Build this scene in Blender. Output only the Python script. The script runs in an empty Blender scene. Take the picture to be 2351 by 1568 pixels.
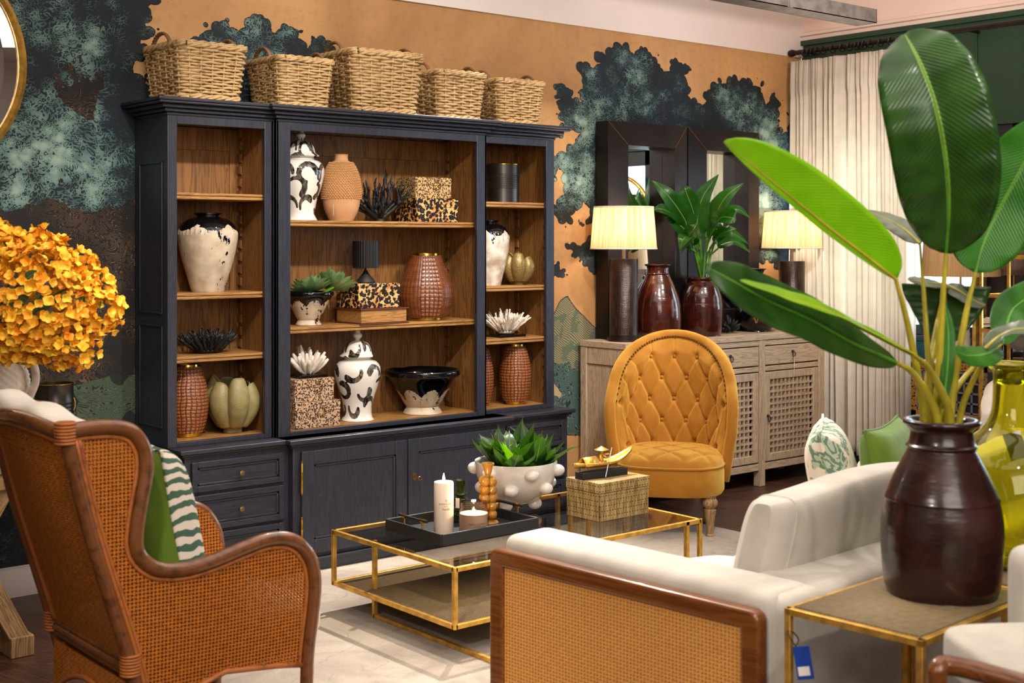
import bpy, bmesh, math, random
import numpy as np
from mathutils import Vector, Matrix, noise
R = math.radians
sc = bpy.context.scene
COL = sc.collection
random.seed(7); RNG = np.random.default_rng(7)

# ---------------------------------------------------------------- camera
# eye level 1.6 m, level camera with a lens shift; world: mural wall is Y = 6.02, window wall X = 7.79
F = 3021.; CX = 1175.5; CY = 558.; EYE = 1.6; AX = R(50.1)
FX, FY = math.cos(AX), math.sin(AX)
cam = bpy.data.cameras.new('camera'); cam_o = bpy.data.objects.new('camera', cam); COL.objects.link(cam_o)
cam_o.location = (0, 0, EYE); cam_o.rotation_euler = (R(90), 0, AX - R(90))
cam.sensor_width = 36; cam.lens = F / 2351 * 36; cam.shift_y = -(784 - CY) / 2351
cam.clip_start = .05; cam.clip_end = 60
cam.dof.use_dof = True; cam.dof.focus_distance = 6.6; cam.dof.aperture_fstop = 4.5
sc.camera = cam_o
def ray(px, py):
    u = (px - CX) / F; v = (CY - py) / F
    return (FX + u * FY, FY - u * FX, v)
def atY(px, py, Y): d = ray(px, py); t = Y / d[1]; return Vector((d[0] * t, Y, EYE + d[2] * t))
def atX(px, py, X): d = ray(px, py); t = X / d[0]; return Vector((X, d[1] * t, EYE + d[2] * t))
def atZ(px, py, Z): d = ray(px, py); t = (Z - EYE) / d[2]; return Vector((d[0] * t, d[1] * t, Z))
def atD(px, py, D): d = ray(px, py); return Vector((d[0] * D, d[1] * D, EYE + d[2] * D))

# ---------------------------------------------------------------- world, light, exposure
sc.view_settings.view_transform = 'Standard'; sc.view_settings.look = 'None'
sc.view_settings.gamma = 1; sc.view_settings.use_curve_mapping = False
sc.view_settings.exposure = 0.18
sc.cycles.use_denoising = True
sc.cycles.max_bounces = 8; sc.cycles.diffuse_bounces = 4; sc.cycles.glossy_bounces = 4
sc.cycles.transmission_bounces = 8; sc.cycles.transparent_max_bounces = 12
sc.cycles.caustics_reflective = False; sc.cycles.caustics_refractive = False
sc.cycles.sample_clamp_indirect = 4
w = bpy.data.worlds.new('sky'); sc.world = w; w.use_nodes = True
bg = w.node_tree.nodes['Background']; bg.inputs[0].default_value = (.75, .85, 1, 1); bg.inputs[1].default_value = 4.5
def area(name, loc, size, power, color, target=None, sy=None, spread=180):
    l = bpy.data.lights.new(name, 'AREA'); l.energy = power; l.color = color; l.size = size
    if sy: l.shape = 'RECTANGLE'; l.size_y = sy
    l.spread = R(spread)
    o = bpy.data.objects.new(name, l); COL.objects.link(o); o.location = loc
    if target is not None: o.rotation_euler = (Vector(target) - Vector(loc)).to_track_quat('-Z', 'Y').to_euler()
    return o
def spot(name, loc, target, power, color, angle=50, blend=.6, radius=.05):
    l = bpy.data.lights.new(name, 'SPOT'); l.energy = power; l.color = color
    l.spot_size = R(angle); l.spot_blend = blend; l.shadow_soft_size = radius
    o = bpy.data.objects.new(name, l); COL.objects.link(o); o.location = loc
    o.rotation_euler = (Vector(target) - Vector(loc)).to_track_quat('-Z', 'Y').to_euler()
    return o
WARM = (1, .86, .72); NEUT = (1, .93, .86)
area('ceiling_fill', (3.6, 2.6, 3.5), 4.5, 78, NEUT, (3.6, 2.6, 0), 4.0)
area('shop_fill', (.8, -1.2, 3.0), 2.5, 110, NEUT, (3.2, 3.5, .6))
spot('track_spot_sofa_side', (-1.0, 1.0, 3.0), (2.3, 2.7, .4), 190, NEUT, 46, .8, .12)
area('upper_wall_fill', (4.6, 3.2, 3.05), 2.2, 38, (1, .93, .90), (4.9, 3.5, 5))  # added fill with no fixture, faces up to brighten the upper walls
spot('track_spot_cabinet_left', (2.0, 3.2, 3.35), (2.95, 5.8, 1.1), 150, NEUT, 48)
spot('track_spot_cabinet', (3.1, 3.2, 3.35), (3.7, 5.8, 1.3), 190, NEUT, 50)
spot('track_spot_cabinet_right', (4.2, 3.4, 3.35), (4.75, 5.8, 1.4), 150, NEUT, 46)
spot('track_spot_mural', (4.4, 3.6, 3.4), (5.4, 6.0, 1.5), 90, WARM, 40)
spot('track_spot_baskets', (3.4, 4.3, 3.5), (3.9, 5.8, 2.4), 60, NEUT, 80)
spot('track_spot_sideboard', (5.6, 3.3, 3.4), (6.5, 5.7, 1.2), 170, NEUT, 46)
spot('track_spot_coffee_table', (4.75, 5.5, 3.35), (3.6, 4.3, .2), 760, NEUT, 58, .6, .025)
spot('track_spot_velvet_chair', (4.2, 3.1, 3.4), (5.5, 5.1, .7), 150, NEUT, 34)
spot('track_spot_sofa', (3.3, 4.6, 3.4), (3.6, 2.8, .5), 330, NEUT, 70)
spot('track_spot_wicker_chair', (.6, 2.2, 3.3), (1.8, 3.9, .6), 110, WARM, 50)
spot('track_spot_flowers', (1.6, 3.2, 3.4), (1.7, 5.3, 1.2), 110, NEUT, 40)
spot('track_spot_left_mural', (1.4, 3.6, 3.4), (2.3, 6.0, 2.0), 45, NEUT, 60)
spot('track_spot_plant', (2.4, .6, 3.4), (3.1, 2.1, 1.4), 110, NEUT, 50)
spot('ceiling_bounce_fill', (5.9, 3.6, 2.7), (6.9, 5.2, 3.6), 90, (1, .86, .78), 120, 1)  # added spot aimed upward, stands in for bounce off ceiling and walls
area('window_daylight', (8.5, 4.2, 1.8), 3.6, 150, (.74, .85, 1), (3.5, 4.2, .9), 1.9)
spot('track_spot_curtain', (5.4, 3.4, 3.3), (7.6, 5.5, 1.7), 230, NEUT, 42, 1)

# ---------------------------------------------------------------- helpers: nodes
def lin(c):
    if isinstance(c, str): c = [int(c[i:i + 2], 16) / 255 for i in (1, 3, 5)]
    return tuple((x / 12.92 if x <= .04045 else ((x + .055) / 1.055) ** 2.4) for x in c[:3]) + (1,)
class S:
    def __init__(s, t, o): s.t = t; s.o = o
    def m(s, op, b=None, c=None, clamp=False):
        n = s.t.nodes.new('ShaderNodeMath'); n.operation = op; n.use_clamp = clamp
        for i, x in enumerate((s, b, c)):
            if x is None: continue
            if isinstance(x, S): s.t.links.new(x.o, n.inputs[i])
            else: n.inputs[i].default_value = x
        return S(s.t, n.outputs[0])
    def __add__(s, b): return s.m('ADD', b)
    def __sub__(s, b): return s.m('SUBTRACT', b)
    def __mul__(s, b): return s.m('MULTIPLY', b)
    def __truediv__(s, b): return s.m('DIVIDE', b)
    __radd__ = __add__; __rmul__ = __mul__
    def __rsub__(s, b): return (s * -1) + b
    def gt(s, b): return s.m('GREATER_THAN', b)
    def lt(s, b): return s.m('LESS_THAN', b)
    def fr(s): return s.m('FRACT')
    def fl(s): return s.m('FLOOR')
    def ab(s): return s.m('ABSOLUTE')
    def ss(s, a, b):
        n = s.t.nodes.new('ShaderNodeMapRange'); n.interpolation_type = 'SMOOTHSTEP'
        s.t.links.new(s.o, n.inputs[0]); n.inputs[1].default_value = a; n.inputs[2].default_value = b
        return S(s.t, n.outputs[0])
class MT:
    """small node-tree builder"""
    def __init__(s, name, col='#888888', rough=.5, metal=0., **kw):
        s.mat = bpy.data.materials.new(name); s.mat.use_nodes = True; s.t = s.mat.node_tree
        s.b = s.t.nodes['Principled BSDF']; s.out = s.t.nodes['Material Output']
        s.set('Base Color', col); s.set('Roughness', rough); s.set('Metallic', metal)
        for k, v in kw.items(): s.set(k.replace('_', ' '), v)
    def set(s, k, v):
        i = s.b.inputs[k]
        if isinstance(v, S): s.t.links.new(v.o, i)
        elif isinstance(v, str): i.default_value = lin(v)
        elif isinstance(v, tuple) and len(v) == 4: i.default_value = v
        else: i.default_value = v
        return s
    def node(s, typ, out=0, props=None, **ins):
        n = s.t.nodes.new(typ)
        for k, v in (props or {}).items(): setattr(n, k, v)
        for k, v in ins.items():
            k = k.replace('_', ' ')
            if isinstance(v, S): s.t.links.new(v.o, n.inputs[k])
            else: n.inputs[k].default_value = v
        return S(s.t, n.outputs[out])
    def pos(s, kind='Object'): return s.node('ShaderNodeTexCoord', kind)
    def attr(s, name, out='Fac'): return s.node('ShaderNodeAttribute', out, {'attribute_name': name})
    def sep(s, v):
        n = s.t.nodes.new('ShaderNodeSeparateXYZ'); s.t.links.new(v.o, n.inputs[0])
        return [S(s.t, n.outputs[i]) for i in range(3)]
    def comb(s, x, y, z=0.):
        n = s.t.nodes.new('ShaderNodeCombineXYZ')
        for i, v in enumerate((x, y, z)):
            if isinstance(v, S): s.t.links.new(v.o, n.inputs[i])
            else: n.inputs[i].default_value = v
        return S(s.t, n.outputs[0])
    def map(s, v, scale=(1, 1, 1), rot=(0, 0, 0), loc=(0, 0, 0)):
        return s.node('ShaderNodeMapping', 0, Vector=v, Scale=scale, Rotation=rot, Location=loc)
    def noise(s, v, scale, detail=3, rough=.5, dist=0., out=0):
        return s.node('ShaderNodeTexNoise', out, Vector=v, Scale=scale, Detail=detail, Roughness=rough, Distortion=dist)
    def vor(s, v, scale, feature='F1', out='Distance', rnd=1.):
        return s.node('ShaderNodeTexVoronoi', out, {'feature': feature}, Vector=v, Scale=scale, Randomness=rnd)
    def mix(s, f, a, b, blend='MIX'):
        n = s.t.nodes.new('ShaderNodeMix'); n.data_type = 'RGBA'; n.blend_type = blend
        for i, v in ((0, f), (6, a), (7, b)):
            if isinstance(v, S): s.t.links.new(v.o, n.inputs[i])
            elif isinstance(v, str): n.inputs[i].default_value = lin(v)
            else: n.inputs[i].default_value = v
        return S(s.t, n.outputs[2])
    def ramp(s, f, *st, interp='LINEAR'):
        n = s.t.nodes.new('ShaderNodeValToRGB'); cr = n.color_ramp; cr.interpolation = interp
        while len(cr.elements) < len(st): cr.elements.new(.5)
        for e, (p, c) in zip(cr.elements, st): e.position = p; e.color = lin(c)
        s.t.links.new(f.o, n.inputs[0]); return S(s.t, n.outputs[0])
    def bump(s, h, strength=.5, dist=.01):
        b = s.node('ShaderNodeBump', 0, Height=h, Strength=strength, Distance=dist)
        s.set('Normal', b); return s
    def alpha(s, a): s.set('Alpha', a); return s

# ---------------------------------------------------------------- helpers: meshes and objects
class MB:
    def __init__(s): s.v = []; s.f = []; s.n = 0; s.at = {}
    def add(s, v, f, /, **attrs):
        v = np.asarray(v, float).reshape(-1, 3); s.v.append(v)
        for q in f: s.f.append(tuple(int(i) + s.n for i in q))
        for k, a in attrs.items(): s.at.setdefault(k, []).append((s.n, np.asarray(a, float).ravel()))
        s.n += len(v); return s
    def box(s, c, d, rz=0., taper=1.):
        x, y, z = (q / 2 for q in d)
        v = np.array([(sx * x * (taper if sz < 0 else 1), sy * y * (taper if sz < 0 else 1), sz * z) for sz in (-1, 1) for sy in (-1, 1) for sx in (-1, 1)])
        if rz: cs, sn = math.cos(rz), math.sin(rz); v = np.c_[v[:, 0] * cs - v[:, 1] * sn, v[:, 0] * sn + v[:, 1] * cs, v[:, 2]]
        return s.add(v + np.array(c), [(0, 2, 3, 1), (4, 5, 7, 6), (0, 1, 5, 4), (2, 6, 7, 3), (1, 3, 7, 5), (0, 4, 6, 2)])
    def bx(s, x0, x1, y0, y1, z0, z1): return s.box(((x0 + x1) / 2, (y0 + y1) / 2, (z0 + z1) / 2), (abs(x1 - x0), abs(y1 - y0), abs(z1 - z0)))
    def hexa(s, p8): return s.add(p8, [(0, 3, 2, 1), (4, 5, 6, 7), (0, 1, 5, 4), (1, 2, 6, 5), (2, 3, 7, 6), (3, 0, 4, 7)])
    def grid(s, P, /, cu=False, cv=False, flip=False, **attrs):
        P = np.asarray(P, float); m, n = P.shape[:2]; f = []
        for i in range(m if cu else m - 1):
            i2 = (i + 1) % m
            for j in range(n if cv else n - 1):
                j2 = (j + 1) % n; q = (i * n + j, i2 * n + j, i2 * n + j2, i * n + j2)
                f.append(q[::-1] if flip else q)
        return s.add(P.reshape(-1, 3), f, **attrs)
    def lathe(s, prof, n=40, c=(0, 0, 0), cap=True, fn=None):
        prof = [(max(r, 0), z) for r, z in prof]; m = len(prof)
        a = np.linspace(0, 2 * math.pi, n, endpoint=False)
        P = np.array([[(r * math.cos(t) + c[0], r * math.sin(t) + c[1], z + c[2]) for t in a] for r, z in prof])
        b = s.n; s.grid(P, cv=True, flip=True)
        if cap:
            if prof[0][0] > 1e-4: s.f.append(tuple(b + i for i in range(n))[::-1])
            if prof[-1][0] > 1e-4: s.f.append(tuple(b + (m - 1) * n + i for i in range(n)))
        return s
    def tube(s, pts, r, n=8, closed=False, cap=True):
        P = np.asarray([tuple(p) for p in pts], float); m = len(P)
        r = np.full(m, r, float) if np.isscalar(r) else np.asarray(r, float)
        if closed: T = np.roll(P, -1, 0) - np.roll(P, 1, 0)
        else: T = np.gradient(P, axis=0)
        T /= np.maximum(np.linalg.norm(T, axis=1, keepdims=True), 1e-9)
        up = np.array((0, 0, 1.)) if abs(T[0, 2]) < .9 else np.array((1., 0, 0))
        N = np.empty_like(P); x = up - T[0] * up.dot(T[0]); x /= np.linalg.norm(x)
        for i in range(m):
            x = x - T[i] * x.dot(T[i]); l = np.linalg.norm(x)
            x = x / l if l > 1e-6 else np.array((1., 0, 0)); N[i] = x
        B = np.cross(T, N); a = np.linspace(0, 2 * math.pi, n, endpoint=False)
        G = P[:, None] + r[:, None, None] * (np.cos(a)[None, :, None] * N[:, None] + np.sin(a)[None, :, None] * B[:, None])
        b = s.n; s.grid(G, cu=closed, cv=True, flip=True)
        if cap and not closed:
            s.f.append(tuple(b + i for i in range(n))[::-1]); s.f.append(tuple(b + (m - 1) * n + i for i in range(n)))
        return s
    def sphere(s, c, r, nu=16, nv=10, sq=(1, 1, 1)):
        P = [[(c[0] + r * sq[0] * math.sin(b) * math.cos(a), c[1] + r * sq[1] * math.sin(b) * math.sin(a), c[2] + r * sq[2] * math.cos(b)) for a in np.linspace(0, 2 * math.pi, nu, endpoint=False)] for b in np.linspace(.02, math.pi - .02, nv)]
        return s.grid(P, cv=True)
    def prism(s, poly, axis, a, b):
        """extrude a 2-D polygon along axis 0/1/2 from a to b"""
        def e(p, h): return {0: (h, p[0], p[1]), 1: (p[0], h, p[1]), 2: (p[0], p[1], h)}[axis]
        n = len(poly); v = [e(p, a) for p in poly] + [e(p, b) for p in poly]
        f = [tuple(range(n))[::-1], tuple(range(n, 2 * n))] + [(i, (i + 1) % n, n + (i + 1) % n, n + i) for i in range(n)]
        return s.add(v, f)
    def build(s, name, mat, parent=None, loc=None, rot=None, sharp=40, bev=0, seg=2, sub=0, fix=True):
        me = bpy.data.meshes.new(name); v = np.concatenate(s.v)
        me.from_pydata(v.tolist(), [], s.f); me.validate(verbose=False)
        for k, lst in s.at.items():
            a = np.zeros(len(v)); 
            for st, x in lst: a[st:st + len(x)] = x
            if len(me.vertices) == len(v):
                at = me.attributes.new(k, 'FLOAT', 'POINT'); at.data.foreach_set('value', a.astype(np.float32))
        if fix:
            bm = bmesh.new(); bm.from_mesh(me); bmesh.ops.recalc_face_normals(bm, faces=bm.faces); bm.to_mesh(me); bm.free()
        me.shade_smooth()
        if sharp is not None: me.set_sharp_from_angle(angle=R(sharp))
        if mat is not None: me.materials.append(mat.mat if isinstance(mat, MT) else mat)
        o = bpy.data.objects.new(name, me); COL.objects.link(o)
        if parent is not None: o.parent = parent
        if loc is not None: o.location = loc
        if rot is not None: o.rotation_euler = rot
        if bev:
            md = o.modifiers.new('bevel', 'BEVEL'); md.width = bev; md.segments = seg; md.limit_method = 'ANGLE'; md.angle_limit = R(40)
        if sub:
            md = o.modifiers.new('subdivision', 'SUBSURF'); md.levels = sub; md.render_levels = sub
        return o
def thing(name, label, cat, loc=(0, 0, 0), rz=0., group=None):
    o = bpy.data.objects.new(name, None); COL.objects.link(o); o.location = loc; o.rotation_euler = (0, 0, rz); o.empty_display_size = .05
    return tag(o, label, cat, group)
def tag(o, label, cat, group=None):
    o['label'] = label; o['category'] = cat
    if group: o['group'] = group
    return o
def struct(o): o['kind'] = 'structure'; return o
def arc(cx, cz, r, a0, a1, n): return [(cx + r * math.cos(R(a0 + (a1 - a0) * i / n)), cz + r * math.sin(R(a0 + (a1 - a0) * i / n))) for i in range(n + 1)]
def smooth(pts, n=8, closed=False):
    """Catmull-Rom through points"""
    P = [np.array(tuple(p), float) for p in pts]; out = []; m = len(P)
    for i in range(m if closed else m - 1):
        p0 = P[(i - 1) % m] if closed or i > 0 else P[0] * 2 - P[1]
        p1 = P[i]; p2 = P[(i + 1) % m]
        p3 = P[(i + 2) % m] if closed or i + 2 < m else P[-1] * 2 - P[-2]
        for k in range(n):
            t = k / n
            out.append(.5 * ((2 * p1) + (p2 - p0) * t + (2 * p0 - 5 * p1 + 4 * p2 - p3) * t * t + (3 * p1 - p0 - 3 * p2 + p3) * t ** 3))
    if not closed: out.append(P[-1])
    return out
def seg_dist(X, Z, pts):
    """distance from grid points to a polyline"""
    d = np.full(np.shape(X), 1e9)
    for (x0, z0), (x1, z1) in zip(pts[:-1], pts[1:]):
        dx, dz = x1 - x0, z1 - z0; L = dx * dx + dz * dz + 1e-12
        t = np.clip(((X - x0) * dx + (Z - z0) * dz) / L, 0, 1)
        d = np.minimum(d, np.hypot(X - x0 - t * dx, Z - z0 - t * dz))
    return d
def poly_sd(X, Z, poly):
    d = seg_dist(X, Z, list(poly) + [poly[0]]); ins = np.zeros(np.shape(X), bool)
    n = len(poly)
    for i in range(n):
        x0, z0 = poly[i]; x1, z1 = poly[(i + 1) % n]
        c = ((z0 > Z) != (z1 > Z)) & (X < (x1 - x0) * (Z - z0) / ((z1 - z0) if abs(z1 - z0) > 1e-9 else 1e-9) + x0)
        ins ^= c
    return np.where(ins, d, -d)
# ---------------------------------------------------------------- materials
def wood(name, dark, light, rough=.45, scale=1., axis=2, bumpy=.15, coat=0., contrast=(.3, .7)):
    m = MT(name, light, rough); p = m.pos()
    st = [14 * scale] * 3; st[axis] = 1.0 * scale
    q = m.map(p, tuple(st)); n1 = m.noise(q, 1.3, 5, .6, 1.2)
    rings = (n1 * 9).fr(); rings = (rings - .5).ab() * 2
    fine = m.noise(m.map(p, tuple(x * 9 if i != axis else x * 2 for i, x in enumerate(st))), 1.5, 3, .6)
    f = rings * .55 + fine * .45
    c = m.ramp(f, (contrast[0], dark), (contrast[1], light)); m.set('Base Color', c)
    if coat: m.set('Coat Weight', coat)
    m.bump(f, bumpy, .004); return m
def plain(name, col, rough=.5, metal=0., var=0., nscale=8, bump=0., bscale=60, **kw):
    m = MT(name, col, rough, metal, **kw); p = m.pos()
    if var:
        n = m.noise(p, nscale, 4); c = lin(col)
        a = tuple(x * (1 - var) for x in c[:3]) + (1,); b = tuple(min(x * (1 + var), 1) for x in c[:3]) + (1,)
        m.set('Base Color', m.mix(n.ss(.3, .7), a, b))
    if bump: m.bump(m.noise(p, bscale, 4), bump, .005)
    return m
def fabric(name, col, rough=.9, thread=900., var=.06, sheen=.2, bump=.25):
    m = MT(name, col, rough); p = m.pos(); c = lin(col)
    x, y, z = m.sep(p)
    wv = ((x * thread).m('SINE') + (y * thread).m('SINE') + (z * thread).m('SINE')) * .2
    n = m.noise(p, 14, 4); f = n + wv * .15
    m.set('Base Color', m.mix(f.ss(.3, .7), tuple(q * (1 - var) for q in c[:3]) + (1,), tuple(min(1, q * (1 + var)) for q in c[:3]) + (1,)))
    m.set('Sheen Weight', sheen); m.bump(m.noise(p, 9, 3) + wv * .02, bump, .02); return m
M = {}
M['cab'] = wood('black_blue_stained_wood', '#21222a', '#2b2c37', .40, 1.3, 0, .07, contrast=(.35, .62))
M['cabv'] = wood('black_blue_stained_upright_wood', '#23242d', '#2d2f3a', .40, 1.3, 2, .05, contrast=(.35, .62))
M['oak'] = wood('oak_back_panel', '#65431f', '#8f6131', .5, .8, 2, .1, contrast=(.25, .6))
M['oaks'] = wood('oak_shelf', '#7a5226', '#a87a42', .45, 1, 0, .1, contrast=(.2, .6))
M['pale'] = wood('washed_elm', '#9a8168', '#c2a98c', .6, 1.2, 0, .3, contrast=(.2, .6))
M['palev'] = wood('washed_elm_upright', '#9a8168', '#c2a98c', .6, 1.2, 2, .3, contrast=(.2, .6))
M['brown'] = wood('polished_walnut', '#633512', '#7c471c', .28, .5, 1, .01, .3)
M['rust'] = wood('weathered_pine', '#7a5c39', '#ab8a5e', .7, 1, 2, .3)
M['gold'] = plain('brushed_gold_leaf', '#e0ae50', .36, .75, .25, 25, .15, 90)
M['brass'] = plain('polished_brass', '#d9a94a', .2, 1., .1, 30)
M['dbrass'] = plain('aged_brass', '#8a6a3c', .35, .9, .3, 60)
M['blackm'] = plain('black_bronze_metal', '#332c2a', .36, .75, .25, 4, .08, 7)
M['gun'] = plain('gunmetal', '#55504c', .32, .92, .25, 6)
M['blackg'] = plain('black_glazed_ceramic', '#0a0a0d', .08, 0, .2, 5)
M['black'] = plain('matt_black', '#121214', .6, 0, .2, 30)
M['coralb'] = plain('black_coral', '#101012', .55, 0, .3, 60, .6, 120)
M['coralw'] = plain('bleached_coral', '#ddd2c4', .65, 0, .08, 40, .5, 90)
M['white'] = plain('white_glazed_ceramic', '#e4ddd4', .12, 0, .03, 8, 0, 0, Coat_Weight=.4)
M['linen'] = fabric('natural_linen', '#bcb4a6', .95, 1400)
M['linenw'] = fabric('off_white_cotton', '#ded6c9', .95, 1400)
M['curt'] = fabric('cream_curtain_linen', '#eee6d8', .95, 1100)
_m = M['curt']; _e = _m.t.nodes.new('ShaderNodeBsdfTranslucent'); _e.inputs[0].default_value = lin('#f2e6d2'); _mx = _m.t.nodes.new('ShaderNodeMixShader'); _mx.inputs[0].default_value = .4
_m.t.links.new(_m.b.outputs[0], _mx.inputs[1]); _m.t.links.new(_e.outputs[0], _mx.inputs[2]); _m.t.links.new(_mx.outputs[0], _m.out.inputs[0])
M['velvetg'] = fabric('olive_green_velvet', '#56720f', .85, 2000, .12, .15)
M['green'] = plain('dark_green_paint', '#23402b', .45, 0, .08, 3)
M['wall'] = plain('warm_white_paint', '#e8dcd6', .6, 0, .02, 3)
M['ceil'] = plain('pale_pink_paint', '#e9d3c6', .3, 0, .03, 3)
M['skirt'] = plain('white_skirting_paint', '#d8d0cc', .4)
M['skirtb'] = plain('grey_blue_skirting_paint', '#4a4d58', .4)
M['steel'] = plain('galvanised_steel', '#8f8b86', .4, .7, .25, 14)
M['mirror'] = MT('mirror_glass', '#e8ecec', .01, 1.)
M['glass'] = MT('clear_glass', '#dfeae6', .01, 0, Transmission_Weight=1., IOR=1.45)
M['smoke'] = MT('smoked_glass', '#4c4742', .02, 0, Transmission_Weight=.93, IOR=1.45)
M['amber'] = MT('amber_glass', '#f0b04a', .06, 0, Transmission_Weight=.7, IOR=1.45)
M['greeng'] = MT('green_glass', '#3b5218', .05, 0, Transmission_Weight=.7, IOR=1.45)
M['demi'] = MT('yellow_green_glass', '#ece83c', .03, 0, Transmission_Weight=.96, IOR=1.12)
M['demi'].set('Coat Weight', .6)
M['paper'] = plain('white_paper', '#d9d4cb', .8)
M['blue'] = plain('blue_card', '#123a8c', .4)
M['ink'] = plain('brown_ink', '#5b4638', .7)
M['teal'] = plain('teal_paint', '#0e4a55', .4)
M['leather'] = plain('black_embossed_leather', '#1d1d1f', .5, 0, .1, 20)
# thin glass that lets light through for the coffee table, jar and windows
def thin_glass(name, tint, refl=1.):
    m = MT(name); n = m.t.nodes
    tr = n.new('ShaderNodeBsdfTransparent'); tr.inputs[0].default_value = lin(tint)
    gl = n.new('ShaderNodeBsdfGlossy'); gl.inputs['Roughness'].default_value = .01
    fr = n.new('ShaderNodeLayerWeight'); fr.inputs[0].default_value = .5; mx = n.new('ShaderNodeMixShader')
    fc_ = S(m.t, fr.outputs[1]); fc_ = fc_.m('POWER', 5.) * .9 + .04; m.t.links.new(fc_.o, mx.inputs[0]); m.t.links.new(tr.outputs[0], mx.inputs[1]); m.t.links.new(gl.outputs[0], mx.inputs[2])
    m.t.links.new(mx.outputs[0], m.out.inputs[0]); return m
M['pane'] = thin_glass('window_glass', '#e6f0f4')
M['tglass'] = thin_glass('table_glass', '#eae6e0')
M['jarglass'] = thin_glass('jar_glass', '#e9e2dc')
def emit(name, col, k):
    m = MT(name); e = m.t.nodes.new('ShaderNodeEmission'); e.inputs[0].default_value = lin(col); e.inputs[1].default_value = k
    m.t.links.new(e.outputs[0], m.out.inputs[0]); return m
M['flame'] = emit('candle_flame', '#ffd9a0', 14)
M['bulb'] = emit('lamp_bulb', '#ffd9a0', 14)
def wax():
    m = MT('vanilla_wax', '#efd9c4', .5, 0, Subsurface_Weight=.35); m.b.inputs['Subsurface Radius'].default_value = (.03, .015, .008); return m
M['wax'] = wax()
# lamp shade of thin raffia strips, lit from inside
def shade(name, c0, c1, glow):
    m = MT(name, c1, .8); p = m.pos(); x, y, z = m.sep(p)
    a = y.m('ARCTAN2', x); n = m.noise(m.comb(a * 26, z * 1.2, 0.), 1.6, 3)
    n2 = m.noise(m.comb(a * 90, z * 2, 3.), 1.5, 2); f = (n * .6 + n2 * .4).ss(.35, .65)
    m.set('Base Color', m.mix(f, c0, c1))
    e = m.t.nodes.new('ShaderNodeBsdfTranslucent'); m.t.links.new(m.mix(f, c0, c1).o, e.inputs[0])
    mx = m.t.nodes.new('ShaderNodeMixShader'); mx.inputs[0].default_value = glow
    m.t.links.new(m.b.outputs[0], mx.inputs[1]); m.t.links.new(e.outputs[0], mx.inputs[2]); m.t.links.new(mx.outputs[0], m.out.inputs[0])
    return m
M['shade'] = shade('raffia_shade', '#b4824a', '#efd4aa', .5)
M['shade2'] = shade('straw_shade', '#c08d54', '#d9ad77', .3)
# wicker
def wick(name, dark, light):
    m = MT(name, light, .55); p = m.pos(); n = m.noise(p, 35, 4, .6); n2 = m.noise(p, 5, 2)
    m.set('Base Color', m.ramp(n * .7 + n2 * .3, (.3, dark), (.5, light), (.68, light))); m.set('Coat Weight', .1); return m
M['wick'] = wick('willow_cane', '#7c5830', '#c4a26e')
M['wickh'] = wick('willow_handle', '#4d3218', '#7c5a34')
M['rattan'] = wick('rattan_pole', '#3a2010', '#704220')
M['rattan'].set('Roughness', .3); M['rattan'].set('Coat Weight', .5)
M['bind'] = wick('rattan_binding', '#6b3512', '#a55e24')
def weave(name, pu, pv, wu, wv, c0, c1, alpha=True, backcol=None, rough=.7):
    m = MT(name, c1, rough); u = m.attr('u'); v = m.attr('v'); U = u / pu; V = v / pv
    a = (U.fr() - .5) * 2; b = (V.fr() - .5) * 2
    H = b.ab().lt(wv); Vv = a.ab().lt(wu)
    par = (U.fl() + V.fl()).m('PINGPONG', 1.)
    hH = H * (1 - b * b * .8) * (par * .5 + .5); hV = Vv * (1 - a * a * .8) * ((1 - par) * .5 + .5)
    h = hH.m('MAXIMUM', hV); cov = H.m('MAXIMUM', Vv)
    n = m.noise(m.comb(u * 8, v * 8), 6, 4); k = (h * .6 + n * .55).ss(.3, .95)
    c = m.mix(k, c0, c1)
    if backcol: c = m.mix(cov, backcol, c)
    m.set('Base Color', c); m.set('Specular IOR Level', .25); m.bump(h, .9, .002)
    if alpha: m.alpha(cov)
    return m
M['cane'] = weave('open_rattan_weave', .0112, .0112, .60, .52, '#4a240a', '#bd6c1e')
M['canei'] = weave('shaded_inner_rattan_weave', .0112, .0112, .52, .50, '#241006', '#4a260e')  # darker copy of the open weave: shade inside the chair put into colour
M['caneb'] = weave('dense_rattan_weave', .0135, .0082, .80, .66, '#3a1c08', '#c87624')
M['sofacane'] = weave('sofa_cane_webbing', .0125, .0105, .68, .66, '#c88236', '#e2a050', False, '#6a4e48')
M['mesh'] = weave('woven_metal_mesh', .0058, .0058, .62, .55, '#50422e', '#957f5a', False, '#1c160d', .6)
# leaves
def leafm(name, c0, c1, trans='#5a9a10', tw=.25, rough=.35):
    m = MT(name, c0, rough); s = m.attr('s'); t = m.attr('t'); p = m.pos()
    n = m.noise(p, 12, 3); vein = ((t * 46 + s.ab() * 9).fr() - .5).ab() * 2
    rib = s.ab().lt(.045); c = m.mix(n.ss(.3, .7), c0, c1); c = m.mix(rib * .7, c, '#8fae4a')
    m.set('Base Color', c); m.bump(vein * .5 + n * .3, .35, .004)
    e = m.t.nodes.new('ShaderNodeBsdfTranslucent'); e.inputs[0].default_value = lin(trans)
    mx = m.t.nodes.new('ShaderNodeMixShader'); mx.inputs[0].default_value = tw
    m.t.links.new(m.b.outputs[0], mx.inputs[1]); m.t.links.new(e.outputs[0], mx.inputs[2]); m.t.links.new(mx.outputs[0], m.out.inputs[0]); return m
M['leaf'] = leafm('dark_banana_leaf', '#1f3d12', '#2f541a', tw=.12, rough=.24)
M['leafl'] = leafm('bright_banana_leaf', '#8cbc14', '#a8d022', '#a4dc18', .5)
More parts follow.
